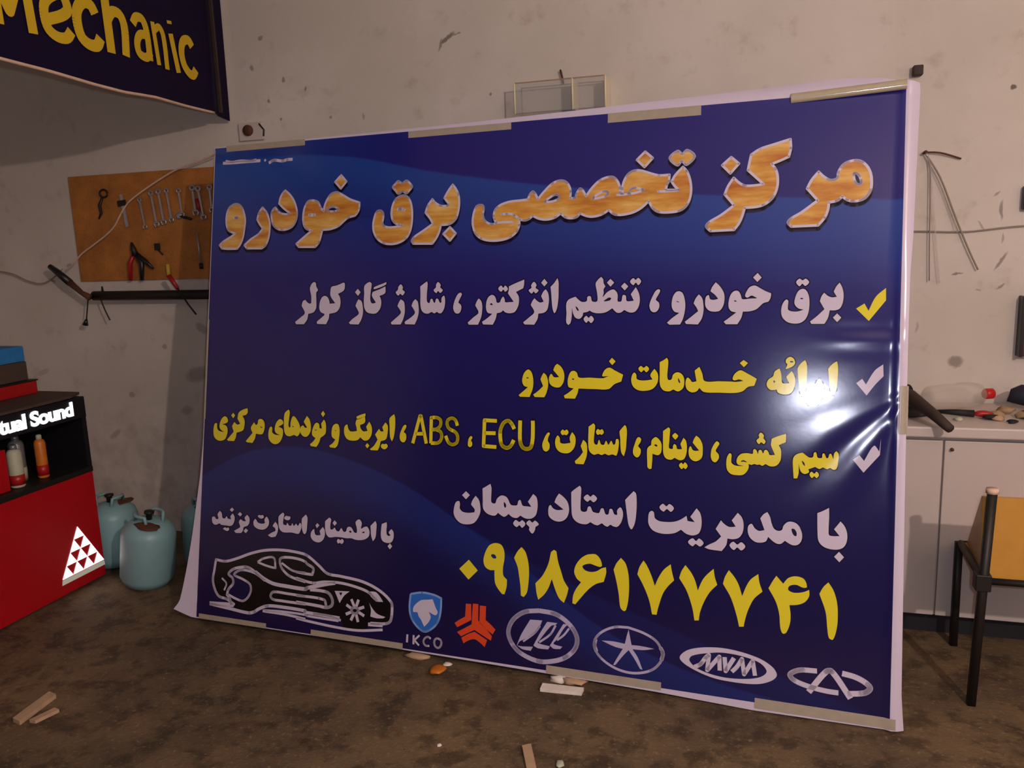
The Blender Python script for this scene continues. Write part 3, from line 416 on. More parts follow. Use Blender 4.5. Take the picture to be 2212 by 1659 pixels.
p 1699.5,430.3 1717.5,430.8 1733.4,416.2 1740.5,394.5 1734.3,388.9 1716.2,392 1698.1,396.4 1680.1,392.1 1670,384.8 1678.2,373.1 1699,367.8 1722,372.7 1739.5,384.5 1754.6,389.7c 1756.5,371.3 1748.7,338.2c 1720.9,327.7 1693.4,304.7 1648.6,248.1c 1638.1,250.7c 1639.8,278.5 1649.4,302.2 1666.7,328c 1650.7,340.1 1640.9,361.7 1646.5,387.4 1663.9,411.8 1681.6,424.8
p 1806.9,427.6c 1823.4,410.4 1834.4,376.4 1838.6,333.9 1837.3,286.9 1830.5,251 1822.8,245.4 1810.5,256.4 1803,302.5 1793.6,344.6 1782.3,384.6c 1791.6,407.2
p 1886,426.5c 1898.2,410.2 1914.8,377.1 1927.5,343.7c 1938.2,371.9 1956.5,402.7 1978.9,423.1c 1983.5,399.8 1992,370c 1969.9,344.6 1955.3,319.9 1941.3,272.1 1936.3,246.4c 1920.9,246.4c 1909.7,291.5 1888.7,339.4 1866,377.7c 1873,403.8
p 2028.3,425.4c 2047.8,402.7 2061.7,377.6 2072,344.6c 2085.9,380.2 2100.2,400.6 2121.7,422.5c 2126.2,395.9 2135,370.5c 2112.9,345.4 2095.3,313.2 2081.6,273.7 2078,244.9c 2063.8,243.1c 2055.1,285.7 2034.6,340.3 2008.8,379.5c 2015.7,403.1
p 2171.2,423.2c 2191.9,399.2 2205.3,374.5 2216,342.1c 2228.7,377.1 2242.3,400.9 2265,420c 2269.3,392.7 2279.7,364.2c 2254.8,339.2 2237.9,303.8 2228.1,269.2 2223.5,242.6c 2209.1,240.8c 2198.9,280.5 2179.3,334.2 2153.2,376.2c 2159.2,399.4
p 2321.5,420.4c 2343.2,397.1c 2358.3,417 2382.3,425.1 2406.6,418.6 2415.8,394.2 2403.9,391 2383.1,397.8 2362.5,391.9 2359.3,378.7 2376.9,371.6 2404.3,376.5 2422.9,385.9c 2423.4,366 2412,346.5 2391.6,335 2364.1,330c 2368.4,301.3 2367.4,272 2356.1,239.5 2345.8,236.3 2338.3,253.6 2333.7,297 2322.1,336 2298.1,377.4c 2309.8,400.8
p 2479.8,416.4c 2495.5,392.3 2506.4,357.6 2510.1,318.6 2508.5,275.5 2497.8,236.4 2486,240.2 2480.1,271.8 2473.8,321.4 2453.8,376.7c 2465,399.6
=dark car emblem
p 91.2,250.9c 139.9,248.8 195.6,265.9 264,293.4 331.8,313.6 412.7,321.4 492.8,319 535,310.8 588.6,278.3 631.1,249.5 692.5,245 793.3,234.1 868.2,207.8 918.3,170.7 924.1,145.7 918.8,98 897.6,84.7 824.6,77.6 815.6,57 776.5,43.3 714,41.8 707.9,65.1 686.8,84.3 492.3,91.6 382.7,96.5 315.7,74.9 261.8,47.8 194.2,60.3 196.4,74.4 172.7,97 229.1,92.1 264,119.1 270.4,158.7 227.6,181.6 187.7,195.8 215.2,207.9 281.6,212.6 351.7,179.1 419.6,173 281.5,214.9 225.6,222.8 181,218.2 156.6,197.1 177.6,171.6 154.8,118.1 150.4,92.1 107.1,103.4 85.3,138.2 77.9,172.4 84.2,219.8
=white car line drawing
s11.2 193.6,74.1c 153.2,92.4 107.1,103.4 78.6,158.5 84.5,212.8 89.8,250.7c 139.9,248.8 195.6,265.9 264,293.4 331.9,312.5 412.7,321.4 492.8,319 535,310.8 588.6,278.3 631.1,249.5 692.5,245 793.3,234.1 868.2,207.8 918.3,170.7 924.1,145.7 918.8,98 897.6,84.7 831.9,78.5
s13.9 822.3,73 885.8,76.7
s13.0 66,63.6c 172,55.3 261.8,48.9 289.1,55.7 315.8,72.6 356,88.8 423.3,92.3 535.8,90.1 532.1,85.2 623,83 694.6,80.9
s9.6 571.3,83.3 648.6,84 700,72.8
s10.1 886.5,59.7 776.5,43.3 675.9,43.5 546.7,51.4 493.9,56
s10.6 537.3,56.9 451.3,64.2 332.5,65.5
s9.0 337.8,68.4 424.1,74.3 536.5,74.6 545.8,71.3 690,69.4
s17.2 65.9,64.8 134.4,69.4 188,72.2
s11.3 176.8,72.1 167.1,96.4 152.3,110.9c 159.6,134.9 181,160.4 177,183.1 156.6,197.1 175.4,217.6 211.3,230.6 252.9,234.8 295.3,216.3
s15.1 289.6,220.3 331.8,197.4 378.7,182.1 446.1,178.2 531.9,176.6 540.8,182 579.4,193
s10.0 337.7,188.9 295.5,211.8 253.6,221.1 211.8,219.1 184.8,197.8 227.5,183.9 264.4,167.2 271.1,142.8 258.7,113.9 234.5,95 203.6,98.3 155,113.5
s7.8 123.5,177.3 147.2,156.7 137.3,127.7
s9.1 298.6,261.3c 328,279.1 376.6,286.2 386.6,246.4c 370.3,246.9 334.7,252.4 298.6,261.3c
s10.7 530.6,205.4 457.5,219.9 421.7,243.2 407.1,268.8 409,287.1 440.8,294.8 494,293.3 527,285.4 536.5,277.4 565.9,262.6 561.8,237.7c 525.2,238.3 485.5,240.9
s8.7 529,241 469.7,243.7 415.1,269.6
s10.7 533.2,147.7 447.4,149.1 380.3,148.3 367.6,131 379,118.7 422.2,116.9 534.6,116.7
s10.7 489.8,147.2 620.3,144.5 631.7,119.4
s10.7 486.6,216.3 565.9,204.8 617.2,214.9 693.7,218.8 769.4,209.7 819.6,195.8 857.6,167.9
s14.4 579.4,193 630.4,207.5 668.4,216.1
s12.1 554.1,176.8 605.9,178.2 639.6,173.2 658.6,149 657,126.8 634.4,115.3 595.7,117.3 491,120.5
p 819.6,195.8 848.9,201.3 869.1,186.4 884.5,166.7c 850.3,167
p 667.2,185.1c 735.2,190.6c 710.9,170.4 692,139.7c
h 687.7,180.9c 702.8,182.6c 695.8,168.7c
p 823.7,157.4c 834.2,141.4 859.7,118.6 896.6,110.2c 887.1,103.7c 855.5,100.9 830.9,104.3c 832.2,130.3
s11.7 760.4,130.4 744,161.1c
s11.7 765.3,131 776.4,162.7c
s11.6 773,125.4 802.3,137.6c
s11.6 773.4,116.7 803.8,103.1c
s11.7 766.2,109.3 777.6,76c
s11.7 758.8,108.4 745.1,78.4c
s11.7 751.1,114 721.6,99.5c
s11.7 750.7,122.7 722.5,136.8c
s10.7 760.3,131.5 772.9,127.5 775.9,117 763.9,106.9 748.7,111.5 748.1,124.5 760.3,131.5
=light blue shield border
s7.7 1001.2,210.9c 1048.5,221.7 1099,218.4 1129.2,209.2c 1128.9,165.9 1120.7,123.5 1097.9,93.5 1064.4,75.6 1033.5,90.7 1007.9,120.3 998.1,159.3 1001.2,210.9c
=blue shield field
p 1001.2,210.9c 1048.5,221.7 1099,218.4 1129.2,209.2c 1128.9,165.9 1120.7,123.5 1097.9,93.5 1064.4,75.6 1033.5,90.7 1007.9,120.3 998.1,159.3
=white horse head
p 1093.6,201.5c 1102.4,182.6 1108.9,168.9 1116.4,155.4 1109.9,143.8 1099.9,144.4 1079.5,152.7c 1088.3,133.9 1081,114.9 1062.7,94.4c 1048.6,118.1 1038,131.3 1031.3,145.1 1015.1,144.9 1014.4,161.2 1026,177.2 1045.7,192.3 1069.7,196.9
=small white badge letters
s8.1 993.1,56.3 992.3,26c
s8.1 1019.6,57 1020,22.5c
s7.3 1043.9,59.3c 1023.4,38.4c 1043.4,21.1c
s7.6 1091.5,52.9 1079.2,58.5 1065.5,49.5 1062,36.3 1070.5,24.8 1086.6,25.1
s8.0 1121.2,57.7 1132.4,52.9 1135.8,40.8 1130.4,27.5 1120.6,22.5 1109.4,30 1106.7,45.9 1113.3,55.8 1121.2,57.7
=orange red badge
p 1229.8,201.3c 1251,202c 1254.2,143.7c 1228.7,128.1 1198.2,109.9c 1186.8,124.6c 1210.6,141.9 1228.7,153c
p 1257.7,204.6c 1279.8,205.4c 1281.1,145.3c 1305.8,125.5 1337.4,94.3c 1334.2,78.1c 1309.1,88.8 1268.1,108.2c 1241.6,94.1 1215,78.2c 1197.9,92c 1231.2,112.4 1255.8,128c
p 1285.8,200.8c 1310.6,201.1c 1310.6,150.8c 1330.1,137.4 1350.6,120.6c 1340,101.7c 1313.7,117.7 1286.2,137.1c
p 1268.3,102.1c 1289.9,91.6 1319,77.8c 1310.5,51.1c 1290.8,65.2 1269.4,74.7 1248.4,68.4 1225.7,53.8c 1216.2,73c 1243.6,90.9
=white parallel sail badge
s16.4 1515.6,209.7 1577.8,204.5 1628.4,176 1657.6,135.7 1655.6,97.7 1624.1,60.3 1575.3,37.6 1516.9,29.3 1448.2,50.1 1412.5,84 1400.7,122.9 1418.2,165.6 1460,198.1 1515.6,209.7
p 1483,173.6c 1528.6,176.1c 1517.8,149.2 1495,122.3 1445,89.9c 1438.7,74.6 1496.6,77.6c 1488.7,62.1c 1456.2,64.1 1435.2,75.7c 1450.9,116.5
s6.6 1520.9,156 1501.6,127.9 1458.7,91.8
p 1547.2,173.7c 1585.5,173.7c 1577.5,166.4 1562.6,161.3 1522.6,108.3c 1514.6,94.5 1560.2,87.9c 1553.9,75.9c 1515.3,75.4 1498.1,82.6c 1521.8,130.6
s7.5 1579.2,165 1560.4,130.8 1519.6,96.7
p 1607.1,173.3c 1630.1,174.6c 1617.2,166.7 1604.6,149.2 1587.5,116.9c 1573.1,99.1 1606.5,92.6c 1598.6,83.6c 1573.7,81.8 1560.1,91c 1583.6,132.3
s7.4 1628.9,160.3 1610.1,134.1 1585.9,113.5
=white five ray star badge
s8.7 1840.1,190.9 1895.8,178 1939.7,155.2 1959.3,118.1 1953.2,85.9 1921.3,54.3 1864,37.3 1805.2,43.1 1752.3,69 1724.2,103 1724.6,135.2 1749.2,164.7 1793.1,186.3 1840.1,190.9
s13.4 1726.1,135.4 1723.1,114.5 1730.5,93.6
s12.8 1953.1,137.1 1962.2,118.5 1957.2,95
p 1841.8,183.9c 1847,160.1 1853.7,132.2c 1882.8,133.2 1931.9,129.9c 1897.6,120.9 1857.1,118.3c 1876.8,92.3 1894,53.2c 1885.3,54.8c 1866.9,83.7 1844.1,113.6c 1825.7,92.3 1798.9,55.3c 1791.5,55.6c 1806.8,85.3 1823.5,115.1c 1795.4,118.5 1747.2,133.8c 1787.4,136.3 1830.3,133.3c 1835.3,158.5
=white oval letter badge
p 2104.8,158.7 2180.3,162.9 2269.6,147.7 2316.8,124.1 2331.9,99.2 2315.2,78.6 2272,61.5 2198.3,56.5 2122.9,62.1 2045.4,88.1 2018.3,112.4 2043.8,141
h 2120.5,142.3 2059.8,124.5 2051,107.7 2079.5,83.7 2153,68.1 2227.6,71.6 2280.1,85.5 2299.9,106.6 2278.8,130.8 2225.5,144.6 2165.7,148.5
s13.6 2068.6,88.3 2088.2,100.5 2104.3,124.5 2114.7,134.6c 2110.7,83.6c 2148.7,133.8c 2151.2,87.9c
s14.0 2165.5,134.6c 2170.4,89.2c 2196,135.9c
s13.3 2189.9,89.9 2205.8,108.1 2221.3,136.4c 2229.2,87.1c 2255.3,135.1c 2263.9,87.6c
=white broken oval badge
s16.1 2453.1,130.5c 2399.8,125.7 2371.8,108.1 2383.6,91.9 2429.2,77.9 2482.4,71.2 2518.3,70.9c
s18.0 2429.7,60.1c 2480.8,133 2497.3,135.4 2554.1,58.9c
s17.6 2545.6,72.2c 2594,82.6 2609.7,99.6 2595.9,114.9 2565.9,127.9 2527.6,134c
=tiny white print
s12.7 43.1,1925 108.8,1923.5 156.6,1924 234.1,1923.5
s9.5 56.5,1934.1 87.9,1927.7 135.8,1930.2 183.6,1925.5 213.8,1929.1
s12.3 276.4,1910.9 300.7,1920.4 343.7,1914.7 366.4,1918.7 392.4,1918.4
s9.2 254,1926.4 261,1920.3
"""
MECH = """
=mechanic word
s34.9 2119,2321.4 2158,2422.1c 2240.7,2411c 2297.2,2336.4c
s38.6 2309.3,2334c 2303,2495.4c 2356,2385.1c 2427.2,2551.5c 2442.3,2329.8c
s39.2 2493.3,2385.2 2602.2,2440.7 2591.1,2494.5 2550.8,2487.8 2506.5,2450.8 2498.3,2401 2510.4,2359.5 2546.1,2341.1 2586.6,2346 2611.5,2374.3
s43.9 2736.8,2465.1 2719.7,2492.4 2682.9,2494.9 2651.2,2460.1 2644,2416.1 2656.3,2364.7 2690.1,2344.4 2728.6,2348.3 2750.5,2380.8
s43.5 2796.5,2595c 2799.1,2334.2c
s41.0 2796.1,2455.2 2831.2,2495.7 2871.4,2493.1 2888.3,2451.7 2878.7,2337.4c
s36.1 2940.6,2476 2964,2506.6 3001.6,2506.9 3020.1,2464 3023.9,2348c
s35.3 3030.6,2449.1 2978.5,2442.1 2954.1,2407.2 2959.9,2365.8 3002.8,2357 3033.1,2384.6
s25.4 3063.6,2512.6c 3078.8,2340.7c
s28.9 3067.9,2478.9 3104.5,2500.1 3126.6,2469.7 3131.9,2332.5c
s31.5 3178,2489.7c 3209.4,2332.6c
s31.4 3176.1,2543 3177.5,2529.9
s39.8 3322.7,2465.2 3300.2,2488.5 3261.3,2475.8 3243.2,2430.7 3252.9,2377.3 3284.8,2345.8 3314.3,2341.6 3337.7,2369.3
"""
# ---------------- materials ----------------
def stain(t, x, z, cx, cz, sx, sz, ang=0, soft=.5):
    """soft elliptical mark on a wall plane, 1 inside"""
    ca, sa = math.cos(ang), math.sin(ang)
    dx = t.math('SUBTRACT', x, cx); dz = t.math('SUBTRACT', z, cz)
    a = t.math('DIVIDE', t.math('ADD', t.math('MULTIPLY', dx, ca), t.math('MULTIPLY', dz, sa)), sx)
    b = t.math('DIVIDE', t.math('SUBTRACT', t.math('MULTIPLY', dz, ca), t.math('MULTIPLY', dx, sa)), sz)
    d = t.math('ADD', t.math('POWER', t.math('ABSOLUTE', a), 2), t.math('POWER', t.math('ABSOLUTE', b), 2))
    return t.step(d, 1, 1 - soft if soft < 1 else 0)
def wall_mat():
    t = Nt('old_plaster'); co = t.coord(); xyz = t.n('ShaderNodeSeparateXYZ'); t.l(co, xyz.inputs[0]); x, z = xyz.outputs[0], xyz.outputs[2]
    n1 = t.noise(co, 1.3, 4); n2 = t.noise(co, 9, 5, .6); n3 = t.noise(co, 60, 3)
    c = t.mix(t.step(n1, .35, .7), lin('CCC3B6'), lin('DAD1C6'))
    c = t.mix(t.math('MULTIPLY', t.step(n2, .56, .78), .35), c, lin('9A8474'))
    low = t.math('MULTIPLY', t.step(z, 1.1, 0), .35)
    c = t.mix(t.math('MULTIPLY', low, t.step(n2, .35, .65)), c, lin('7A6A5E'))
    spots = [(-1.345, 2.455, .055, .012, .55, .7), (-1.38, 2.43, .035, .008, 1.2, .55), (-1.30, 2.47, .03, .006, .2, .5), (.79, 1.0, .035, .03, 0, .55), (.93, 2.054, .013, .012, 0, .8),
             (-2.30, 2.55, .02, .012, .5, .5), (-2.36, 2.42, .015, .02, 0, .5), (-2.19, 2.35, .012, .016, 0, .55), (-2.28, 2.26, .008, .012, 0, .6), (-2.07, 2.30, .007, .012, 0, .6), (-2.22, 2.17, .008, .01, 0, .6),
             (-1.95, 2.16, .01, .01, 0, .5), (-1.78, 2.15, .008, .02, 0, .4), (-1.15, 2.2, .007, .008, 0, .6), (.92, 1.60, .008, .045, 0, .55), (.93, 1.49, .006, .025, 0, .4), (.85, 1.54, .03, .005, -1.0, .4),
             (.93, 1.40, .05, .008, 1.05, .55), (.94, 1.30, .022, .006, .7, .5), (.775, 1.355, .025, .005, .2, .6), (.90, 1.66, .02, .005, .8, .45), (.86, 1.29, .014, .006, 0, .35), (.64, 1.14, .006, .03, 0, .3),
             (-3.9, .9, .05, .02, .4, .25), (-3.62, 1.5, .02, .012, .3, .4), (-3.75, 1.42, .03, .01, -.3, .5), (-3.3, .78, .03, .02, 0, .4), (-2.86, .9, .09, .05, .3, .4), (-2.95, .7, .05, .03, .2, .35), (-3.05, 1.05, .02, .02, 0, .4), (-2.8, 1.15, .05, .03, -.5, .35), (-3.45, .55, .06, .02, .6, .3)]
    wob = t.n('ShaderNodeVectorMath', operation='SCALE'); 
    xw = t.math('ADD', x, t.math('MULTIPLY', t.math('SUBTRACT', n2, .5), .035)); zw = t.math('ADD', z, t.math('MULTIPLY', t.math('SUBTRACT', n3, .5), .02))
    m = None
    for cx, cz, sx, sz, an, st in spots:
        q = t.math('MULTIPLY', stain(t, xw, zw, cx, cz, sx, sz, an, .8), st); m = q if m is None else t.math('MAXIMUM', m, q)
    c = t.mix(m, c, lin('4A382E'))
    b = t.n('ShaderNodeBump'); b.inputs['Strength'].default_value = .25; b.inputs['Distance'].default_value = .006
    t.l(t.math('ADD', n2, t.math('MULTIPLY', n3, .3)), b.inputs['Height'])
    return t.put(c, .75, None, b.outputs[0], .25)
def floor_mat():
    t = Nt('oily_concrete'); co = t.coord(); n1 = t.noise(co, 1.7, 5, .6); n2 = t.noise(co, 9, 6, .65); n3 = t.noise(co, 55, 4, .7)
    c = t.mix(t.step(n1, .3, .7), lin('554636'), lin('7A6448'))
    c = t.mix(t.math('MULTIPLY', t.step(n2, .46, .62), .6), c, lin('2A2118'))
    c = t.mix(t.math('MULTIPLY', t.step(n3, .55, .7), .5), c, lin('A08866'))
    b = t.n('ShaderNodeBump'); b.inputs['Strength'].default_value = .5; b.inputs['Distance'].default_value = .01
    t.l(t.math('ADD', n2, n3), b.inputs['Height'])
    return t.put(c, .7, None, b.outputs[0], .3)

def vinyl_bump(t):
    """creases of the hung sheet: long folds near its right edge, slow waves elsewhere"""
    co = t.coord(); s = t.n('ShaderNodeSeparateXYZ'); t.l(co, s.inputs[0]); x, y = s.outputs[0], s.outputs[1]
    nz = t.noise(co, 3.0, 2)
    def gauss(v, c, sg):
        d = t.math('DIVIDE', t.math('SUBTRACT', v, c), sg); return t.math('EXPONENT', t.math('MULTIPLY', t.math('MULTIPLY', d, d), -1))
    # a fan of folds pulled towards one point on the right edge
    dx = t.math('SUBTRACT', 2.73, x); dy = t.math('SUBTRACT', y, 1.06)
    th = t.math('ARCTAN2', dy, dx); rr = t.math('SQRT', t.math('ADD', t.math('MULTIPLY', dx, dx), t.math('MULTIPLY', dy, dy)))
    ph = t.math('ADD', t.math('ADD', t.math('MULTIPLY', th, 14), 3.0), t.math('MULTIPLY', t.math('SUBTRACT', nz, .5), 2.5))
    e = t.math('MULTIPLY', gauss(th, -.92, .42), t.math('MULTIPLY', t.step(rr, .62, .25), rr))
    folds = t.math('MULTIPLY', t.math('MULTIPLY', t.math('SINE', ph), e), .0075)
    e2 = t.math('MULTIPLY', gauss(x, 2.58, .11), gauss(y, 1.2, .05))
    h2 = t.math('MULTIPLY', t.math('MULTIPLY', t.math('SINE', t.math('MULTIPLY', y, 70)), e2), .0014)
    slow = t.math('MULTIPLY', t.noise(co, 1.6, 1), .006)
    fine = t.math('MULTIPLY', t.noise(co, 14, 3), .00012)
    h = t.math('ADD', t.math('ADD', folds, h2), t.math('ADD', slow, fine))
    b = t.n('ShaderNodeBump'); b.inputs['Strength'].default_value = 1; b.inputs['Distance'].default_value = 1
    t.l(h, b.inputs['Height']); t.b.inputs['Coat Weight'].default_value = 1; t.b.inputs['Coat IOR'].default_value = 1.55; t.b.inputs['Coat Roughness'].default_value = .155; t.b.inputs['Specular IOR Level'].default_value = .1; t.l(b.outputs[0], t.b.inputs['Coat Normal']); return b.outputs[0]
VR = .5
def ink(name, hexc, rough=VR):
    t = Nt(name); return t.put(lin(hexc), rough, None, vinyl_bump(t))
def gold_mat():
    t = Nt('gold_wood_print'); co = t.coord(); mp = t.n('ShaderNodeMapping'); t.l(co, mp.inputs[0]); mp.inputs['Scale'].default_value = (.35, 1.6, 1)
    n = t.noise(mp.outputs[0], 9, 4, .65)
    r_ = t.n('ShaderNodeValToRGB'); t.l(n, r_.inputs[0]); e = r_.color_ramp.elements
    e[0].position = .32; e[0].color = lin('B4601E'); e[1].position = .72; e[1].color = lin('ECC878'); q = e.new(.5); q.color = lin('D49A40')
    return t.put(r_.outputs[0], VR, None, vinyl_bump(t))
def sheet_mat():
    t = Nt('blue_banner_print'); co = t.coord(); s = t.n('ShaderNodeSeparateXYZ'); t.l(co, s.inputs[0]); x, y = s.outputs[0], s.outputs[1]
    base = t.mix(t.step(y, 2.1, .1), lin('201A74'), lin('140A42'))
    base = t.mix(t.math('MULTIPLY', t.step(x, 1.1, -.1), t.step(y, 1.4, 2.0)), base, lin('1A3F92'))
    def swoosh(base, pts, depth, col, amt):
        # curve through points, lighter just below it, fading downwards
        f = t.n('ShaderNodeFloatCurve'); cu = f.mapping.curves[0]; t.l(t.math('DIVIDE', x, 2.7), f.inputs['Value'])
        while len(cu.points) < len(pts): cu.points.new(.5, .5)
        for p, (a, b) in zip(cu.points, pts): p.location = (a / 2.7, b / 2)
        f.mapping.update(); v = t.math('MULTIPLY', f.outputs[0], 2)
        d = t.math('SUBTRACT', v, y); k = t.math('MULTIPLY', t.step(d, 0, .012), t.step(d, depth, .0))
        return t.mix(t.math('MULTIPLY', k, amt), base, col)
    base = swoosh(base, [(0, 1.93), (.55, 1.93), (1.1, 1.82), (1.6, 1.74), (2.7, 1.64)], .34, lin('2456AC'), .5)
    base = swoosh(base, [(0, 1.70), (.9, 1.66), (1.75, 1.62), (2.2, 1.61), (2.7, 1.55)], .30, lin('1E3C92'), .4)
    base = swoosh(base, [(0, .60), (.35, .74), (.75, .70), (1.3, .45), (1.9, .12), (2.7, 0)], .26, lin('223E96'), .32)
    base = swoosh(base, [(0, .50), (.5, .66), (.95, .58), (1.7, .3), (2.7, 0)], .2, lin('1C2E80'), .2)
    ins = t.math('MULTIPLY', t.math('MULTIPLY', t.step(x, 0, .0008), t.step(x, 2.668, 2.6672)), t.math('MULTIPLY', t.step(y, 0, .0008), t.step(y, 1.991, 1.9902)))
    return t.put(t.mix(ins, lin('CFC4D6'), base), VR, None, vinyl_bump(t))
def board_mat():
    t = Nt('orange_hardboard'); co = t.coord(); n = t.noise(co, 7, 5, .6); n2 = t.noise(co, 90, 3)
    c = t.mix(t.step(n, .3, .75), lin('A06428'), lin('C27C34')); c = t.mix(t.math('MULTIPLY', t.step(n2, .5, .7), .3), c, lin('6E431C'))
    return t.put(c, .6)
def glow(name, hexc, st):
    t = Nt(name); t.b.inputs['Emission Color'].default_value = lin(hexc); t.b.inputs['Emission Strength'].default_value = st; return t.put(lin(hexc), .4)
def clear(name, hexc, alpha):
    t = Nt(name); t.b.inputs['Alpha'].default_value = alpha; return t.put(lin(hexc), .06, None, None, .6)

M = dict(wall=wall_mat(), floor=floor_mat(), sheet=sheet_mat(), gold=gold_mat(),
    white=ink('white_ink', 'CFC4D6'), yellow=ink('yellow_ink', 'E4D428'), shade=ink('dark_shade_ink', '180A32'), black=ink('black_ink', '060208'),
    lblue=ink('light_blue_ink', '7FA6DC'), mblue=ink('mid_blue_ink', '2E6CC4'), red=ink('orange_red_ink', 'DC4A22'), silver=ink('silver_ink', 'B9B0CC'),
    tapeg=plain('shiny_clear_tape', 'B5A98E', .13, 0, .1, 30, .05, 1), tape=plain('old_beige_tape', 'A89C8A', .28, 0, .15), board=board_mat(), steel=plain('dull_steel', 'AEADB2', .3, .6), dark=plain('dark_steel', '2A2622', .5, .4),
    blackp=plain('black_plastic', '1A181C', .4), rubber=plain('black_rubber', '181519', .7), redp=plain('red_plastic', 'A81818', .4), redpanel=plain('red_painted_panel', 'B3101A', .35, 0, .08, 6),
    teal=plain('pale_teal_paint', '86AEB0', .42, 0, .12, 8), rust=plain('rusty_brown', '5A3420', .8), whitep=plain('cream_laminate', 'C9BDB4', .45, 0, .06, 5, .05), toe=plain('dark_plinth', '1F1D22', .6),
    cap=plain('red_cap', 'C01818', .35), clear=clear('clear_plastic', 'D8CFC4', .28), acry=clear('clear_acrylic', 'D9D6CE', .13), edge=clear('polished_acrylic_edge', 'FFF4CC', .85),
    ply=plain('varnished_plywood', 'C7913E', .4, 0, .18, 12), wood=plain('pale_wood_scrap', 'B89878', .7), paper=plain('white_paper_scrap', 'E8DECF', .8), cordm=plain('grey_cord', '94887A', .8),
    mech=plain('dark_purple_banner', '13082A', .6, 0, .2, 3, .15, .15), mechy=plain('yellow_banner_letters', 'D4B010', .55, 0, .1, 6), hem=plain('pinkish_hem', 'D9B89E', .6), brown=plain('brown_box', '4A3A30', .7), blueb=plain('blue_box_card', '2A78B8', .6), darkred=plain('dark_red_case', '4A1A18', .5),
    can=plain('grey_can', '8A8C8C', .35, .5), orange=plain('orange_label', 'C8701C', .4), cream=plain('cream_label', 'B8BAA0', .5), yellowp=plain('yellow_handle', 'C8A83C', .5),
    glow=glow('flash_glow_letters', 'F4FAFF', 2.6), glow2=glow('flash_glow_triangles', 'F8FAF4', 2.2), band=glow('pale_strip', 'C8CCBC', .25), stone=plain('beige_rubble', 'A68A66', .9), rag=plain('grimy_cloth', '3A3330', .95), navy=plain('dark_navy_bag', '232334', .8), brownp=plain('dark_brown_wood', '3A2A24', .7))  # glow, glow2, band: emission stands in for flash thrown back by reflective print

# ---------------- the room ----------------
YW = 3.629
struct(mesh_obj('wall_back', [(-4.7, YW, 0), (3.2, YW, 0), (3.2, YW, 3.3), (-4.7, YW, 3.3), (-4.7, YW + .15, 0), (3.2, YW + .15, 0), (3.2, YW + .15, 3.3), (-4.7, YW + .15, 3.3)],
    [(0, 1, 2, 3), (5, 4, 7, 6), (4, 0, 3, 7), (1, 5, 6, 2), (3, 2, 6, 7), (4, 5, 1, 0)], M['wall']))
struct(G().box((-4.85, -3, 0), (-4.7, YW + .15, 3.3)).go('wall_left', M['wall']))
struct(G().box((3.2, -3, 0), (3.35, YW + .15, 3.3)).go('wall_right', M['wall']))
fg = G(); nx, ny = 60, 50
for j in range(ny + 1):
    for i in range(nx + 1):
        x, y = -4.7 + 7.9 * i / nx, -3 + (YW + 3) * j / ny
        fg.v.append(Vector((x, y, 0)))
fg.f = [(j * (nx + 1) + i, j * (nx + 1) + i + 1, (j + 1) * (nx + 1) + i + 1, (j + 1) * (nx + 1) + i) for j in range(ny) for i in range(nx)]; fg.sm = [False] * len(fg.f)
struct(fg.go('floor', M['floor']))
struct(G().box((-4.85, -3, 3.3), (3.35, YW + .15, 3.45)).go('ceiling', M['wall']))

# ---------------- the big leaning banner ----------------
A, B, N = Vector((.9982747, -.05871645, 0)), Vector((.01194311, .20305215, .97909509)), Vector((-.05748899, -.97740585, .20340308))
BM = Matrix(((A.x, B.x, N.x, -2.23662588), (A.y, B.y, N.y, 2.67236259), (A.z, B.z, N.z, .03), (0, 0, 0, 1)))
ban = thing('leaning_banner', 'large dark blue vinyl banner with Persian lettering and car badges, leaning before the wall', 'banner'); ban.matrix_world = BM
def ip(v, tab):
    if v <= tab[0][0]: return tab[0][1]
    for (a, b), (c, d) in zip(tab, tab[1:]):
        if v <= c: return b + (d - b) * (v - a) / (c - a)
    return tab[-1][1]
U0 = [(-.02, -.098), (.028, -.098), (.06, -.075), (.12, -.064), (.2, -.052), (.33, -.036), (.47, -.0226), (.6, -.010), (.75, -.003), (2, -.002)]
U1 = [(-.02, 2.709), (.09, 2.70), (.72, 2.694), (1.2, 2.692), (1.39, 2.693), (1.53, 2.70), (1.98, 2.71), (2.05, 2.704)]
V0 = [(-.098, .028), (-.06, .013), (-.015, -.004), (.9, -.003), (1.2, -.006), (1.67, -.011), (1.96, -.015), (2.27, -.026), (2.71, -.021)]
V1 = [(0, 1.994), (.5, 1.997), (1.15, 2.003), (1.58, 2.013), (2.0, 2.026), (2.31, 2.038), (2.48, 2.044), (2.58, 2.036), (2.65, 2.014), (2.71, 2.003)]
sg = G(); nu, nv = 150, 110
def sheet_z(x, y):
    z = 0
    if x > 2.655: q = min(1, (x - 2.655) / .05); z += .011 * math.sin(math.pi * q) - .012 * q * q          # vinyl turned round the frame tube
    if y > 1.982: q = min(1, (y - 1.982) / .055); z += .006 * math.sin(math.pi * q) - .014 * q * q
    if x < .004 and y < .8: z += (.004 - x) * .28 * (1 - y / .8)                                            # loose corner curling forward
    return z
for j in range(nv + 1):
    for i in range(nu + 1):
        s_, t_ = i / nu, j / nv
        s_ = s_ if s_ < .9 else s_                                                                           # even columns
        x = s_ * 2.7; y = ip(x, V0) + t_ * (ip(x, V1) - ip(x, V0)); x0, x1 = ip(y, U0), ip(y, U1); x = x0 + s_ * (x1 - x0)
        if x < 0: y = max(y, ip(x, V0) + t_ * .01)
        sg.v.append(Vector((x, y, sheet_z(x, y))))
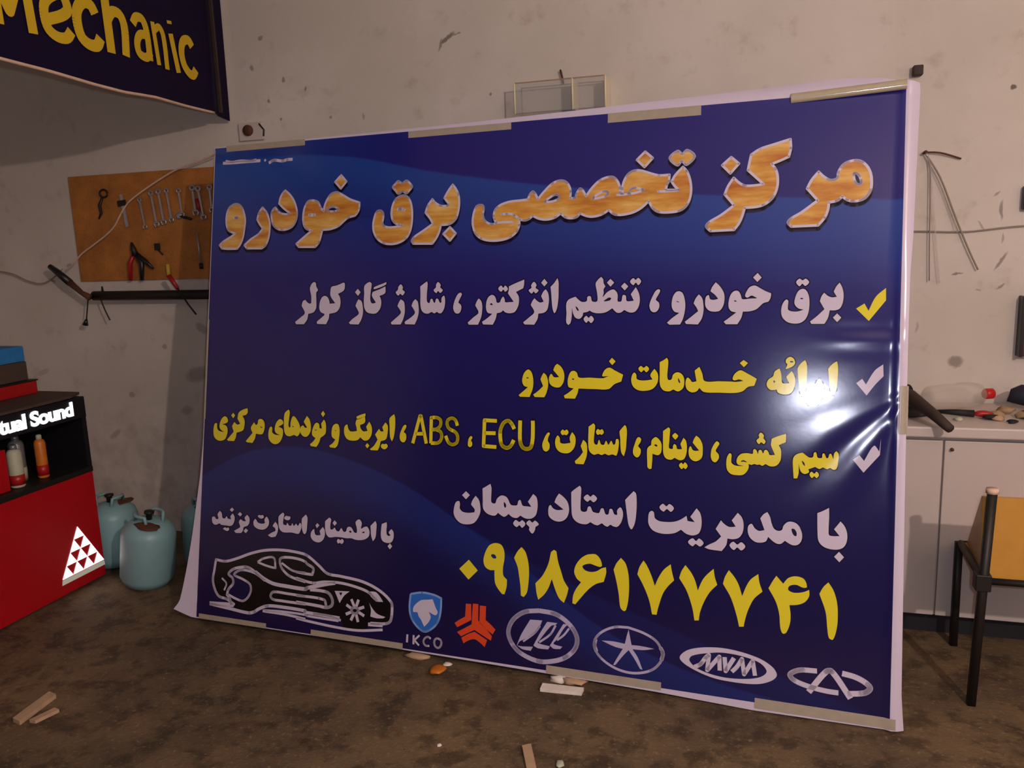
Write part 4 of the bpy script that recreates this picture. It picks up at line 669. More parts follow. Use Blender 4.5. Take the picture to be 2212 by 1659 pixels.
# extra columns/rows of vertices snap to the fold lines for a rounder edge
sg.f = [(j * (nu + 1) + i, j * (nu + 1) + i + 1, (j + 1) * (nu + 1) + i + 1, (j + 1) * (nu + 1) + i) for j in range(nv) for i in range(nu)]; sg.sm = [True] * len(sg.f)
sg.go('vinyl_sheet', M['sheet'], ban)
for nm, a, b in (('frame_bar', (0, -.012, -.04), (2.69, .022, -.012)), ('frame_bar', (0, 1.955, -.04), (2.69, 1.985, -.016)), ('frame_bar', (.0, .0, -.04), (.03, 1.98, -.012)), ('frame_bar', (2.655, 0, -.04), (2.685, 1.98, -.012)), ('frame_bar', (1.32, .02, -.04), (1.35, 1.96, -.012))):
    G().box(a, b).go(nm, M['dark'], ban)
Bi = BM.inverted()
for ux in (.55, 2.05):
    top = Vector((ux, 1.75, -.03)); ft = BM @ Vector((ux, 0, 0)); ft.y = 3.42; ft.z = .012
    G().tube([top, Bi @ ft], .012, 8).go('prop_leg', M['dark'], ban)
for a, b, v0, v1 in ((.06, .45, 1.972, 1.996), (.92, 1.345, 1.965, 1.990), (1.71, 2.035, 1.958, 1.991), (.013, .352, -.004, .017), (.565, .975, -.003, .020), (1.549, 1.959, -.008, .020), (2.265, 2.684, -.018, .016), (-.003, .006, .837, 1.26), (2.672, 2.697, .90, 1.05)):
    n = 24; tg = G()
    for i in range(n + 1):
        x = a + (b - a) * i / n
        for k in range(3):
            y = v0 + (v1 - v0) * k / 2; tg.v.append(Vector((x, y, max(sheet_z(x, y), 0) + .0016)))
    for i in range(n):
        for k in range(2): tg.f.append((i * 3 + k, (i + 1) * 3 + k, (i + 1) * 3 + k + 1, i * 3 + k + 1)); tg.sm.append(True)
    tg.go('tape_strip', M['tape'], ban)
tg = G(); n = 8; a, b = 2.325, 2.668                                      # the tape rolled over the top right edge
for i in range(13):
    x = a + (b - a) * i / 12
    for k in range(n + 1):
        q = math.pi * (k / n) * .9; tg.v.append(Vector((x, 1.971 + .016 * (1 - math.cos(q)) + .0006 * i, .002 + .07 * (x - a) ** 1.2 + .012 * math.sin(q))))
tg.f = [(i * (n + 1) + k, (i + 1) * (n + 1) + k, (i + 1) * (n + 1) + k + 1, i * (n + 1) + k + 1) for i in range(12) for k in range(n)]; tg.sm = [True] * len(tg.f)
tg.go('tape_strip', M['tapeg'], ban)

STYLE = {'outlined headline': ('headline_lettering', 'gold'), 'white services line': ('services_lettering', 'white'), 'yellow tick': ('tick_mark', 'yellow'), 'yellow services line': ('service_lettering', 'yellow'), 'white tick': ('tick_mark', 'white'),
    'yellow parts line': ('spares_lettering', 'yellow'), 'yellow wiring line': ('wiring_lettering', 'yellow'), 'white management line': ('manager_lettering', 'white'), 'small white slogan line': ('slogan_lettering', 'white'), 'yellow phone number': ('phone_number', 'yellow'),
    'dark car emblem': ('car_silhouette', 'black'), 'white car line drawing': ('car_outline', 'white'), 'light blue shield border': ('shield_border', 'lblue'), 'blue shield field': ('shield_field', 'mblue'), 'white horse head': ('horse_head', 'white'),
    'small white badge letters': ('badge_lettering', 'white'), 'orange red badge': ('three_armed_badge', 'red'), 'white parallel sail badge': ('sail_badge', 'silver'), 'white five ray star badge': ('star_badge', 'silver'), 'white oval letter badge': ('oval_badge', 'white'),
    'white broken oval badge': ('winged_oval_badge', 'white'), 'tiny white print': ('tiny_print', 'white')}
LAB = {'outlined headline': 'gold Persian headline lettering edged in white', 'yellow tick': 'yellow tick mark', 'white tick': 'white tick mark', 'yellow phone number': 'large yellow phone number in Persian digits', 'white services line': 'white Persian service list',
    'yellow services line': 'yellow Persian service line', 'yellow parts line': 'long yellow Persian and Latin parts line', 'white management line': 'white Persian name line', 'small white slogan line': 'small white Persian slogan above the car', 'white car line drawing': 'white line drawing of a sports car',
    'orange red badge': 'orange red three armed badge', 'small white badge letters': 'four small white letters under the blue shield', 'white oval letter badge': 'white oval badge with three slanted letters'}
ZL = {'light blue shield border': .0016, 'white horse head': .0016, 'white car line drawing': .0014}
for name, cs in parse(PRINT):
    part, mk = STYLE[name]
    z = ZL.get(name, .0011)
    o = mesh_obj(part, *print_geo(cs, z), M[mk], ban)
    if name in LAB: o['label'] = LAB[name]
    if name == 'outlined headline':
        mesh_obj('headline_outline', *print_geo(cs, .0016, outline=.0085), M['white'], ban)['label'] = 'thin white edge of the gold headline'
        mesh_obj('headline_shade', *print_geo(cs, .0006, extra=.014, dy=-.011), M['shade'], ban)
    elif 'line' in name and 'drawing' not in name:
        mesh_obj('lettering_shade', *print_geo(cs, .0006, extra=.008), M['shade'], ban)

# ---------------- hanging 'Mechanic' banner, square to the back wall ----------------
mb = thing('hanging_banner', 'dark purple banner with yellow Mechanic lettering hung high at the left', 'banner', (-2.461, 0, 0))
HB = [(1.2, 2.235), (2.29, 2.22), (2.48, 2.213), (2.69, 2.198), (2.84, 2.193), (3.03, 2.202), (3.23, 2.197), (3.47, 2.196), (3.60, 2.176)]
def bulge(y, z): return .012 * math.sin(y * 5) * math.exp(-(z - 2.2) * 2) - (.02 if y > 3.47 else 0) * min(1, (y - 3.47) / .03)
hg = G(); ys = [1.2 + 2.4 * i / 80 for i in range(81)]
for y in ys:
    z0 = ip(y, HB)
    for k in range(13): z = z0 + (3.28 - z0) * k / 12; hg.v.append(Vector((bulge(y, z), y, z)))
hg.f = [(i * 13 + k, (i + 1) * 13 + k, (i + 1) * 13 + k + 1, i * 13 + k + 1) for i in range(80) for k in range(12)]; hg.sm = [True] * len(hg.f)
hg.go('banner_cloth', M['mech'], mb)
he = G().tube([(bulge(y, ip(y, HB)) + .003, y, ip(y, HB)) for y in ys if y < 3.475], .0065, 6); he.go('hem', M['hem'], mb)
vs, fs = print_geo(parse(MECH)[0][1], 0)
mesh_obj('mechanic_lettering', [Vector((bulge(p.x, p.y) + .0045, p.x, p.y)) for p in vs], fs, M['mechy'], mb)
G().box((-.002, 3.478, 2.2), (.012, 3.49, 3.28)).go('edge_batten', M['brownp'], mb)

# ---------------- things on the back wall ----------------
pb = G().box((-3.54, YW - .014, 1.410), (-2.36, YW - .001, 1.968), .002).go('tool_board', M['board'], loc=(-2.95, YW, 1.41))
tag(pb, 'orange brown hardboard panel on the back wall carrying hand tools', 'tool board')
YT = YW - .022
def wrench(x, z1, z0, lean, wd, label, mat='steel'):
    h = z1 - z0; t = thing('spanner', label, 'spanner', (x, YT, z1), (0, lean, 0), 'spanners hung in a row')
    G().box((-wd * .28, -.003, -h + .012), (wd * .28, .003, -.012), .001).go('shank', M[mat], t)
    for nm, z, rr in (('ring_end', -.008, wd * .62), ('open_jaw', -h + .006, wd * .7)):
        g = G(); n = 14; open_ = nm == 'open_jaw'; a0, a1 = (math.radians(-60), math.radians(240)) if open_ else (0, 2 * math.pi)
        pts = [(rr * math.cos(a0 + (a1 - a0) * k / n), 0, z + rr * math.sin(a0 + (a1 - a0) * k / n)) for k in range(n + 1)]
        g.tube(pts, wd * .24, 6, cap=open_); g.go(nm, M[mat], t)
pegs = [(-3.088, 1.835, 1.68, -.12, .016, 'long slim spanner, first left of the hanging cable end'), (-3.012, 1.865, 1.69, -.1, .020, 'spanner second in the row of hanging spanners'), (-2.965, 1.87, 1.70, -.09, .020, 'spanner third in the row of hanging spanners'),
        (-2.915, 1.872, 1.71, -.09, .018, 'spanner fourth in the row of hanging spanners'), (-2.84, 1.868, 1.735, -.06, .018, 'short spanner near the middle of the board row'), (-2.755, 1.878, 1.74, -.05, .022, 'bright spanner with wide head beside the red handled driver'),
        (-2.722, 1.872, 1.715, -.12, .020, 'bright spanner leaning right beside the blue banner'), (-2.652, 1.875, 1.75, -.02, .020, 'spanner half hidden at the edge of the blue banner')]
for a in pegs: wrench(*a)
t = thing('driver', 'small driver with dark red handle hung between bright spanners', 'screwdriver', (-2.735, YT, 1.815)); G().tube([(0, 0, 0), (.012, 0, -.06)], .008, 8).go('handle', M['redp'], t); G().tube([(.012, 0, -.06), (.02, 0, -.10)], .003, 6).go('shaft', M['steel'], t)
t = thing('shears', 'dark ring handled shears hung at the left of the tool board', 'shears', (-3.31, YT, 1.87))
G().tube([(.025 * math.cos(k * .5), 0, .02 * math.sin(k * .5)) for k in range(13)], .005, 6).go('ring_handle', M['dark'], t)
G().tube([(-.01, 0, -.02), (-.035, 0, -.06), (-.03, 0, -.1), (-.05, 0, -.13)], [.006, .009, .007, .004], 7).go('blade', M['dark'], t)
t = thing('caliper', 'greyish flat caliper hung left of the cable', 'caliper', (-3.20, YT, 1.86), (0, -.1, 0)); G().box((-.01, -.003, -.17), (.01, .003, 0), .001).go('beam', M['steel'], t); G().box((-.03, -.004, -.06), (.02, .004, -.03), .001).go('jaw', M['dark'], t)
t = thing('rod_tool', 'long thin steel rod with dark grip hung low beside the banner', 'rod', (-2.755, YT, 1.64), (0, -.04, 0)); G().tube([(0, 0, 0), (0, 0, -.15)], .0045, 7).go('rod', M['steel'], t); G().tube([(0, 0, -.15), (0, 0, -.18)], .010, 8).go('grip', M['dark'], t)
t = thing('pliers', 'black pliers with red lined open handles hung low on the board', 'pliers', (-3.15, YT - .014, 1.56))
G().tube([(-.005, 0, .05), (0, 0, .02), (.012, 0, -.02)], [.006, .014, .018], 8).go('jaws', M['dark'], t)
G().tube([(0, 0, -.01), (-.03, 0, -.06), (-.038, 0, -.15)], [.010, .013, .010], 8).go('red_handle', M['redp'], t)
G().tube([(.01, 0, -.01), (.045, 0, -.06), (.035, 0, -.15)], [.010, .014, .010], 8).go('black_handle', M['blackp'], t)
G().tube([(.02, 0, -.01), (.07, 0, -.05), (.115, 0, -.09)], [.010, .012, .006], 8).go('side_arm', M['blackp'], t)
t = thing('screwdriver', 'screwdriver with pale yellow handle hanging below the board', 'screwdriver', (-2.955, YT, 1.49)); G().tube([(0, 0, 0), (0, 0, -.065)], [.010, .011], 8).go('handle', M['yellowp'], t); G().tube([(0, 0, -.065), (.045, 0, -.13), (.075, 0, -.17)], .0035, 6).go('shaft', M['dark'], t)
t = thing('screwdriver', 'screwdriver with dark red shaft slanting down across the pipe rail', 'screwdriver', (-2.86, YT - .115, 1.435)); G().tube([(0, 0, 0), (.045, 0, -.065)], [.012, .009], 8).go('handle', M['redp'], t); G().tube([(.045, 0, -.065), (.10, 0, -.15), (.14, 0, -.2)], .004, 6).go('shaft', M['dark'], t)
t = thing('socket_key', 'small black socket key hung low in the middle of the board', 'tool', (-3.007, YT, 1.60)); G().box((-.015, -.006, -.035), (.015, .006, 0), .003).go('head', M['dark'], t); G().tube([(0, 0, -.03), (.03, 0, -.06)], .004, 6).go('pin', M['dark'], t)
t = thing('ratchet', 'dark ratchet head hung right of centre on the board', 'tool', (-2.84, YT, 1.735)); G().tube([(-.01, 0, .0), (.06, 0, -.02)], .007, 8).go('handle', M['dark'], t); G().blob((-.012, 0, 0), .018, 3, 1, .5, 1, .1).go('head', M['steel'], t)

rl = thing('pipe_rail', 'dark horizontal pipe fixed under the tool board', 'pipe', (-3.4, YW - .08, 1.335))
G().tube([(0, 0, 0), (1.05, 0, -.005)], .025, 14).go('pipe', M['dark'], rl)
for x in (.12, .85): G().box((x - .01, -.02, -.02), (x + .01, .079, .02), .003).go('bracket', M['dark'], rl)
for dz, x in ((.07, .06),): G().tube([(x, 0, -.02), (x + .0, 0, .05)], [.012, .004], 7).go('hook', M['dark'], rl)
t = thing('torch_handle', 'black and reddish tool handle slanting down to the pipe end', 'tool', (-3.63, YW - .12, 1.50))
G().tube([(0, 0, 0), (.05, 0, -.035), (.12, 0, -.09)], [.014, .018, .020], 9).go('black_grip', M['blackp'], t); G().tube([(.12, 0, -.09), (.19, 0, -.145), (.24, 0, -.17)], [.018, .013, .018], 9).go('red_neck', M['rust'], t)
for i, (p, lb) in enumerate(((((-3.43, 1.33), (-3.445, 1.27), (-3.46, 1.21)), 'short dark wire with clamp tip hanging from the pipe end'), (((-3.35, 1.32), (-3.33, 1.26), (-3.305, 1.205)), 'thin bare wire hanging right of the clamp tipped wire'))):
    t = thing('hanging_wire', lb, 'wire', (p[0][0], YW - .09, p[0][1])); q = [(x - p[0][0], 0, z - p[0][1]) for x, z in p]
    G().tube(bez(q, 4), .0035, 6).go('wire', M['dark'], t)
    if i == 0: G().tube([(-.03, 0, -.12), (-.042, 0, -.15)], [.006, .016], 7).go('clamp', M['blackp'], t)
cb = G().tube(bez([(-2.50, 3.50, 2.03), (-2.566, 3.55, 2.016), (-2.697, 3.57, 1.986), (-2.80, 3.57, 1.965), (-2.944, 3.56, 1.902), (-3.083, 3.55, 1.828), (-3.148, 3.55, 1.775), (-3.21, 3.55, 1.70), (-3.268, 3.55, 1.655), (-3.37, 3.55, 1.60), (-3.452, 3.55, 1.556), (-3.52, 3.55, 1.50), (-3.572, 3.55, 1.475)], 6), .0045, 6).go('pale_cable', M['hem'], loc=(-3.0, 3.55, 1.5))
tag(cb, 'thin pale cable slanting across the tool board', 'cable')
cb = G().tube(bez([(-4.3, 3.6, 1.50), (-4.025, 3.6, 1.471), (-3.9, 3.6, 1.425), (-3.8, 3.6, 1.405), (-3.72, 3.6, 1.43), (-3.62, 3.58, 1.48)], 6), .004, 6).go('slack_wire', M['cordm'], loc=(-4, 3.6, 1.42))
tag(cb, 'slack grey wire drooping to the left frame edge', 'wire')
t = thing('junction_box', 'small cream wall box with dark round knockout beside the hanging banner', 'junction box', (-2.385, YW, 2.125))
G().box((-.07, -.018, -.045), (.065, -.001, .04), .004).go('plate', M['whitep'], t); G().lathe([(.026, 0), (.026, .012)], (0, 0, 0), 20, Matrix.Translation((-.012, -.019, .002)) @ Matrix.Rotation(math.pi / 2, 4, 'X')).go('knockout', M['rust'], t)
G().tube([(.05, -.02, .03), (.075, -.02, .0), (.07, -.02, -.03)], .004, 6).go('clip', M['dark'], t)
# acrylic shelf box
sx0, sx1, sz0, sz1, dp = -1.0, -.607, 2.085, 2.213, .12
t = thing('acrylic_shelf', 'clear acrylic compartment shelf screwed to the wall above the banner', 'shelf', ((sx0 + sx1) / 2, YW, sz0)); W2 = (sx1 - sx0) / 2; H2 = sz1 - sz0
for nm, a, b, mt in (('top_panel', (-W2, -dp, H2 - .004), (W2, -.002, H2), 'acry'), ('bottom_panel', (-W2, -dp, 0), (W2, -.002, .004), 'acry'), ('back_panel', (-W2, -.006, 0), (W2, -.002, H2), 'acry'), ('side_panel', (-W2 - .004, -dp, 0), (-W2, -.002, H2), 'acry'),
                     ('side_panel', (W2 - .004, -dp, 0), (W2, -.002, H2), 'edge'), ('divider', (.055, -dp, .004), (.059, -.006, H2 - .004), 'edge'), ('front_panel', (-W2, -dp - .003, 0), (W2, -dp, H2), 'acry')):
    G().box(a, b).go(nm, M[mt], t)
for nm, x in (('corner_strip', -W2), ('corner_strip', .057), ('corner_strip', W2)): G().tube([(x, -dp - .002, 0), (x, -dp - .002, H2)], .0035, 6).go(nm, M['edge'], t)
G().box((-W2, -dp - .004, H2 - .003), (W2, -dp + .001, H2 + .001)).go('front_edge', M['stone'], t)
t = G().tube([(-.820, YW, 2.262), (-.819, YW - .02, 2.268), (-.812, YW - .02, 2.24), (-.810, YW - .008, 2.214)], .0045, 6).go('wall_hook', M['rust'], loc=(-.815, YW, 2.22)); tag(t, 'small rusty hook in the wall above the acrylic shelf', 'hook')
t = G().box((.577, YW - .04, 2.12), (.612, YW, 2.158), .004).go('wood_plug', M['brownp'], loc=(.594, YW, 2.12)); tag(t, 'dark brown block on the wall above the banner corner', 'block')
# right-hand strings
t = thing('hanging_tubing', 'thin clear tubing looped over a nail right of the banner', 'tubing', (.635, YW - .02, 1.83))
G().tube([(0, .02, 0), (0, -.02, .002)], .006, 7).go('nail', M['rust'], t)
G().tube(bez([(0, 0, 0), (.02, 0, -.05), (.028, 0, -.2), (.033, 0, -.35), (.04, 0, -.5)], 5), .0025, 6).go('strand', M['cordm'], t)
G().tube(bez([(.004, 0, 0), (.022, 0, -.06), (.045, 0, -.25), (.062, 0, -.4), (.077, 0, -.508)], 5), .0035, 6).go('strand', M['clear'], t)
G().tube(bez([(.006, 0, -.01), (.06, 0, -.1), (.12, 0, -.25), (.17, 0, -.37), (.212, 0, -.46)], 5), .0035, 6).go('strand', M['cordm'], t)
G().tube(bez([(.006, 0, -.01), (.05, 0, -.1), (.10, 0, -.22), (.13, 0, -.31)], 5), .003, 6).go('strand', M['clear'], t)
t = G().tube(bez([(.63, YW - .015, 1.832), (.69, YW - .02, 1.826), (.766, YW - .01, 1.80)], 5), .0035, 6).go('twig_wire', M['rust'], loc=(.7, YW, 1.81)); tag(t, 'short stiff rusty wire poking right from the nail', 'wire')
t = G().tube(bez([(.45, YW - .01, 1.53), (.628, YW - .01, 1.527), (.8, YW - .01, 1.519), (1.0, YW - .01, 1.534), (1.4, YW - .01, 1.54)], 6), .0035, 6).go('grey_cord', M['cordm'], loc=(.9, YW, 1.52)); tag(t, 'thin grey cord running level along the wall at the right', 'cord')
t = thing('wall_socket', 'black socket on the wall at the right frame edge', 'socket', (1.06, YW, 1.64)); G().box((-.075, -.035, -.045), (.075, 0, .045), .006).go('body', M['blackp'], t); G().lathe([(.03, 0), (.03, .006)], (0, 0, 0), 18, Matrix.Translation((.0, -.036, 0)) @ Matrix.Rotation(math.pi / 2, 4, 'X')).go('face_ring', M['dark'], t)
t = thing('wall_case', 'narrow dark red and black case on the wall at the right edge', 'case', (1.12, YW, 1.03)); G().box((-.115, -.05, 0), (.12, 0, .23), .004).go('body', M['darkred'], t); G().box((-.118, -.054, -.003), (-.106, 0, .235), .002).go('edge_trim', M['blackp'], t)

# ---------------- cabinet, worktop and clutter ----------------
YC = 3.185
cab = thing('base_cabinet', 'cream base cabinet with plain doors at the right behind the chair', 'cabinet', (1.3, YC, 0))
G().box((-.82, .02, .09), (1.2, .44, .79)).go('carcass', M['whitep'], cab)
G().box((-.80, .06, 0), (1.2, .42, .09)).go('plinth', M['toe'], cab)
for a, b in ((-.818, -.629), (-.623, -.02), (-.014, .59), (.596, 1.2)): G().box((a, 0, .095), (b, .02, .775), .003).go('door', M['whitep'], cab)
G().lathe([(.006, 0), (.006, .01)], (0, 0, 0), 10, Matrix.Translation((-.60, -.002, .745)) @ Matrix.Rotation(math.pi / 2, 4, 'X')).go('screw', M['rust'], cab)
wt = G().box((.46, YC - .03, .792), (2.5, YW - .003, .832), .006).go('worktop', M['whitep'], loc=(1.3, YC, .79)); tag(wt, 'cream worktop with rounded front lip over the base cabinet', 'worktop')
ZT = .832
bt = thing('plastic_bottle', 'clear plastic bottle with red cap lying on the worktop', 'bottle', (.785, 3.50, ZT + .052), (0, math.radians(90), math.radians(24)))
G().lathe([(.01, -.14), (.036, -.14), (.044, -.13), (.050, -.05), (.047, -.03), (.052, .0), (.051, .05), (.042, .085), (.02, .105), (.014, .115)]).go('body', M['clear'], bt)
G().lathe([(.018, .108), (.021, .112), (.021, .14), (.018, .143)]).go('cap', M['cap'], bt)
t = G().blob((1.045, 3.5, ZT + .055), .06, 5, 1.6, .7, .75, .12).go('black_bag', M['navy'], loc=(1.0, 3.5, ZT)); tag(t, 'dark crumpled bag on the worktop by the right edge', 'bag')
t = G().blob((1.08, 3.36, ZT + .022), .04, 15, 1.6, .7, .6, .15).go('dark_strap', M['rubber'], loc=(1.08, 3.36, ZT)); tag(t, 'black strap bundle on the worktop below the bag', 'strap')
bt = thing('black_cup', 'small black cup tipped beside the banner edge on the worktop', 'cup', (.575, 3.54, ZT + .052), (0, math.radians(90), .4)); G().lathe([(.02, -.04), (.03, -.035), (.032, .04), (.027, .04), (.024, -.02), (.002, -.025)]).go('body', M['rubber'], bt); G().tube([(.03, 0, .02), (.05, 0, .0), (.03, 0, -.02)], .005, 6).go('handle', M['rubber'], bt)
t = G().tube([(.50, 3.42, ZT + .10), (.57, 3.30, ZT + .085), (.63, 3.16, ZT + .045), (.668, 3.08, ZT + .012)], [.022, .028, .020, .016], 8).go('dark_stick', M['brownp'], loc=(.58, 3.25, ZT)); tag(t, 'dark brown stick poking over the worktop front edge', 'stick')
t = G().blob((.585, 3.33, ZT + .022), .05, 31, 1.5, 1.0, .5, .2).go('oily_rag', M['rag'], loc=(.58, 3.33, ZT)); tag(t, 'dark oily rag under the brown stick', 'rag')
t = thing('red_black_pliers', 'small red and black tool lying in front of the bottle', 'tool', (.80, 3.33, ZT + .016)); G().blob((.03, 0, 0), .022, 8, 1.6, .8, .6, .15).go('red_grip', M['redp'], t); G().tube([(-.13, .03, 0), (-.06, .01, .002), (.0, 0, 0)], [.006, .012, .014], 8).go('dark_arm', M['rubber'], t); G().blob((.05, -.03, -.004), .02, 9, 1.5, .9, .5, .15).go('black_grip', M['rubber'], t)
for i, (x, y, s, mt, lb) in enumerate(((.885, 3.36, .020, 'stone', 'beige lump beside the red and black tool'), (.93, 3.42, .024, 'stone', 'beige lump behind, under the dark bag'), (.965, 3.34, .022, 'stone', 'rounded beige lump near the worktop right end'), (1.02, 3.42, .024, 'orange', 'ochre lump below the dark bag at right'),
        (.905, 3.25, .013, 'rubber', 'small black nut on the worktop front'), (.99, 3.27, .026, 'wood', 'pale chunk on the worktop front at the right'), (.735, 3.27, .013, 'cream', 'small greenish cap in front of the bottle'), (.87, 3.29, .016, 'wood', 'pale chip beside the black nut'), (.65, 3.50, .02, 'wood', 'pale crumpled piece left of the bottle'), (1.045, 3.22, .02, 'brown', 'brown scrap at the worktop front right corner'))):
    tag(G().blob((x, y, ZT + s * .55), s, 40 + i, 1.3, 1, .6, .28).go('rubble_piece', M[mt], loc=(x, y, ZT)), lb, 'scrap', 'scraps on the worktop')

# ---------------- chair ----------------
ch = thing('chair', 'black framed chair with varnished orange plywood panels at the right edge', 'chair', (.92, 2.97, 0))
def L(x, y, z): return (x - .92, y - 2.97, z)
sq = .017
for nm, a, b in (('rear_post', (.703, 2.736, 0), (.722, 2.736, .722)), ('leg', (.737, 3.150, 0), (.735, 3.150, .405)), ('rear_post', (1.15, 2.736, 0), (1.15, 2.736, .722)), ('leg', (1.15, 3.150, 0), (1.15, 3.150, .405))):
    G().tube([L(*a), L(*b)], sq, 4).go(nm, M['dark'], ch)
for x in (.722, 1.15): G().tube([L(x, 2.736, .722), L(x, 2.736, .737)], .019, 8).go('end_cap', M['hem'], ch)
for x0, x1 in ((.716, .742), (1.15, 1.15)): G().tube([L(x0, 2.736, .43), L(x1, 3.150, .40)], .014, 6).go('side_rail', M['brown'], ch)
G().tube([L(.716, 2.74, .43), L(1.15, 2.74, .43)], .012, 6).go('rear_rail', M['dark'], ch)
G().tube([L(.735, 3.150, .40), L(1.15, 3.150, .40)], .012, 6).go('front_rail', M['dark'], ch)
G().plate([L(.71, 2.757, .425), L(1.17, 2.757, .425), L(1.165, 2.757, .702), L(.702, 2.757, .702)], .012, (0, 1, 0)).go('back_panel', M['ply'], ch)
G().plate([L(.702, 2.77, .702), L(.757, 3.135, .405), L(.74, 3.0, .405), L(.722, 2.77, .425)], .010, (1, 0, 0)).go('side_panel', M['ply'], ch)
G().plate([L(.745, 2.77, .415), L(1.15, 2.77, .415), L(1.15, 3.15, .395), L(.748, 3.15, .395)], .012, (0, 0, 1)).go('seat', M['ply'], ch)
G().box(L(.69, 2.72, .40), L(.735, 2.765, .455), .003).go('joint_bracket', M['dark'], ch)

# ---------------- display stand at the left ----------------
SX = -3.02
st = thing('display_stand', 'red and black shop display stand with white reflective header lettering', 'display stand', (SX - .25, 2.5, 0))
def D(x, y, z): return (x + .25, y - 2.5, z)
ya, yb = 2.05, 3.01
G().box(D(-.5, ya, .01), D(0, yb, .535), .004).go('lower_panel', M['redpanel'], st)
G().box(D(-.5, ya, .535), D(.004, yb, .56), .002).go('shelf_board', M['dark'], st)
G().box(D(-.5, ya, .56), D(-.46, yb, .80)).go('rear_board', M['blackp'], st)
G().box(D(-.46, yb - .025, .56), D(0, yb, .80)).go('end_board', M['blackp'], st)
G().box(D(-.46, ya, .56), D(0, ya + .025, .80)).go('end_board', M['blackp'], st)
G().box(D(-.5, ya, .80), D(.006, yb - .0, .90), .004).go('header_box', M['blackp'], st)
G().plate([D(-.51, ya, .90), D(.01, ya, .90), D(.01, 2.93, .905), D(-.03, yb + .01, .905), D(-.51, yb + .01, .905)], .012, (0, 0, 1)).go('top_board', M['brown'], st)
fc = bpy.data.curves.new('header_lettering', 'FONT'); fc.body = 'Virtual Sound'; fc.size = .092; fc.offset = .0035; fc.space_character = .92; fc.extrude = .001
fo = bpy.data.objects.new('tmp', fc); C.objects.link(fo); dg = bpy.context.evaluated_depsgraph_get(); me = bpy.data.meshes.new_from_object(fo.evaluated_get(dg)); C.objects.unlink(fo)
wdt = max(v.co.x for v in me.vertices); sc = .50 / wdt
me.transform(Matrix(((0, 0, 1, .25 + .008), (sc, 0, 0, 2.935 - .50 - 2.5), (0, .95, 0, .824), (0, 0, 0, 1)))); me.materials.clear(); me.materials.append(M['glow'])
o = bpy.data.objects.new('header_lettering', me); C.objects.link(o); o.parent = st; o['label'] = 'white reflective header lettering, flash return put in as glow'  # no lamp behind the letters, their glow imitates the returned flash
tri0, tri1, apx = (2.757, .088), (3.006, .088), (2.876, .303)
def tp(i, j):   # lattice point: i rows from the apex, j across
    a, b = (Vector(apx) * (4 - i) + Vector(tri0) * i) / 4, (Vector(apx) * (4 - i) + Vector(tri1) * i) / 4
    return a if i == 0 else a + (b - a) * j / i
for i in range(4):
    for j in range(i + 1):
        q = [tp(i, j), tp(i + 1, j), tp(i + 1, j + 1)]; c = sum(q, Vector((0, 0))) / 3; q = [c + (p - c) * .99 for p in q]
        G().plate([D(.001, p.x, p.y) for p in q], .0015, (1, 0, 0)).go('white_triangle', M['glow2'], st)  # reflective sticker, its flash brightness put in as emission
G().plate([D(.001, 2.751, .062), D(.001, 3.008, .062), D(.001, 3.006, .084), D(.001, 2.755, .084)], .0015, (1, 0, 0)).go('pale_strip', M['band'], st)  # faint emission here also imitates flash off the sticker
def can(x, y, rr, h, label, body, band, top, z0=.562):
    t = thing('spray_can', label, 'can', (x, y, z0)); G().lathe([(rr * .9, 0), (rr, .006), (rr, h * .8), (rr * .8, h * .87), (rr * .4, h * .9)], seg=20).go('body', M[body], t)
    G().lathe([(rr * 1.01, h * .06), (rr * 1.01, h * .3)], seg=20).go('label_band', M[band], t); G().lathe([(rr * .5, h * .88), (rr * .5, h * .97), (rr * .35, h)], seg=16).go('cap', M[top], t)
can(SX - .07, 2.80, .024, .20, 'slim orange spray can at the right end of the display shelf', 'orange', 'redp', 'cream')
can(SX - .06, 2.655, .030, .19, 'pale can with red base band on the display shelf', 'cream', 'redp', 'can')
can(SX - .13, 2.73, .032, .21, 'grey can behind, between the pale and orange cans', 'can', 'cream', 'can')
t = G().box((SX - .14, 2.36, .562), (SX - .04, 2.60, .745), .003).go('red_carton', M['redpanel'], loc=(SX - .09, 2.48, .562)); tag(t, 'dark red carton on the display shelf at the left frame edge', 'carton')
t = thing('red_tool_box', 'red box on top of the display stand', 'box', (SX - .36, 2.80, .917)); G().box((-.13, -.35, 0), (.13, .18, .060), .005).go('body', M['redp'], t); G().box((-.135, -.355, .060), (.135, .185, .066), .003).go('lid', M['dark'], t)
t = G().box((SX - .50, 2.5, .984), (SX - .25, 2.955, 1.072), .004).go('dark_carton', M['brown'], loc=(SX - .37, 2.7, .984)); tag(t, 'dark brown carton between the red and blue boxes', 'box')
t = G().box((SX - .50, 2.5, 1.073), (SX - .25, 2.95, 1.145), .004).go('blue_carton', M['blueb'], loc=(SX - .38, 2.7, 1.073)); tag(t, 'blue carton topmost on the display stand', 'box')

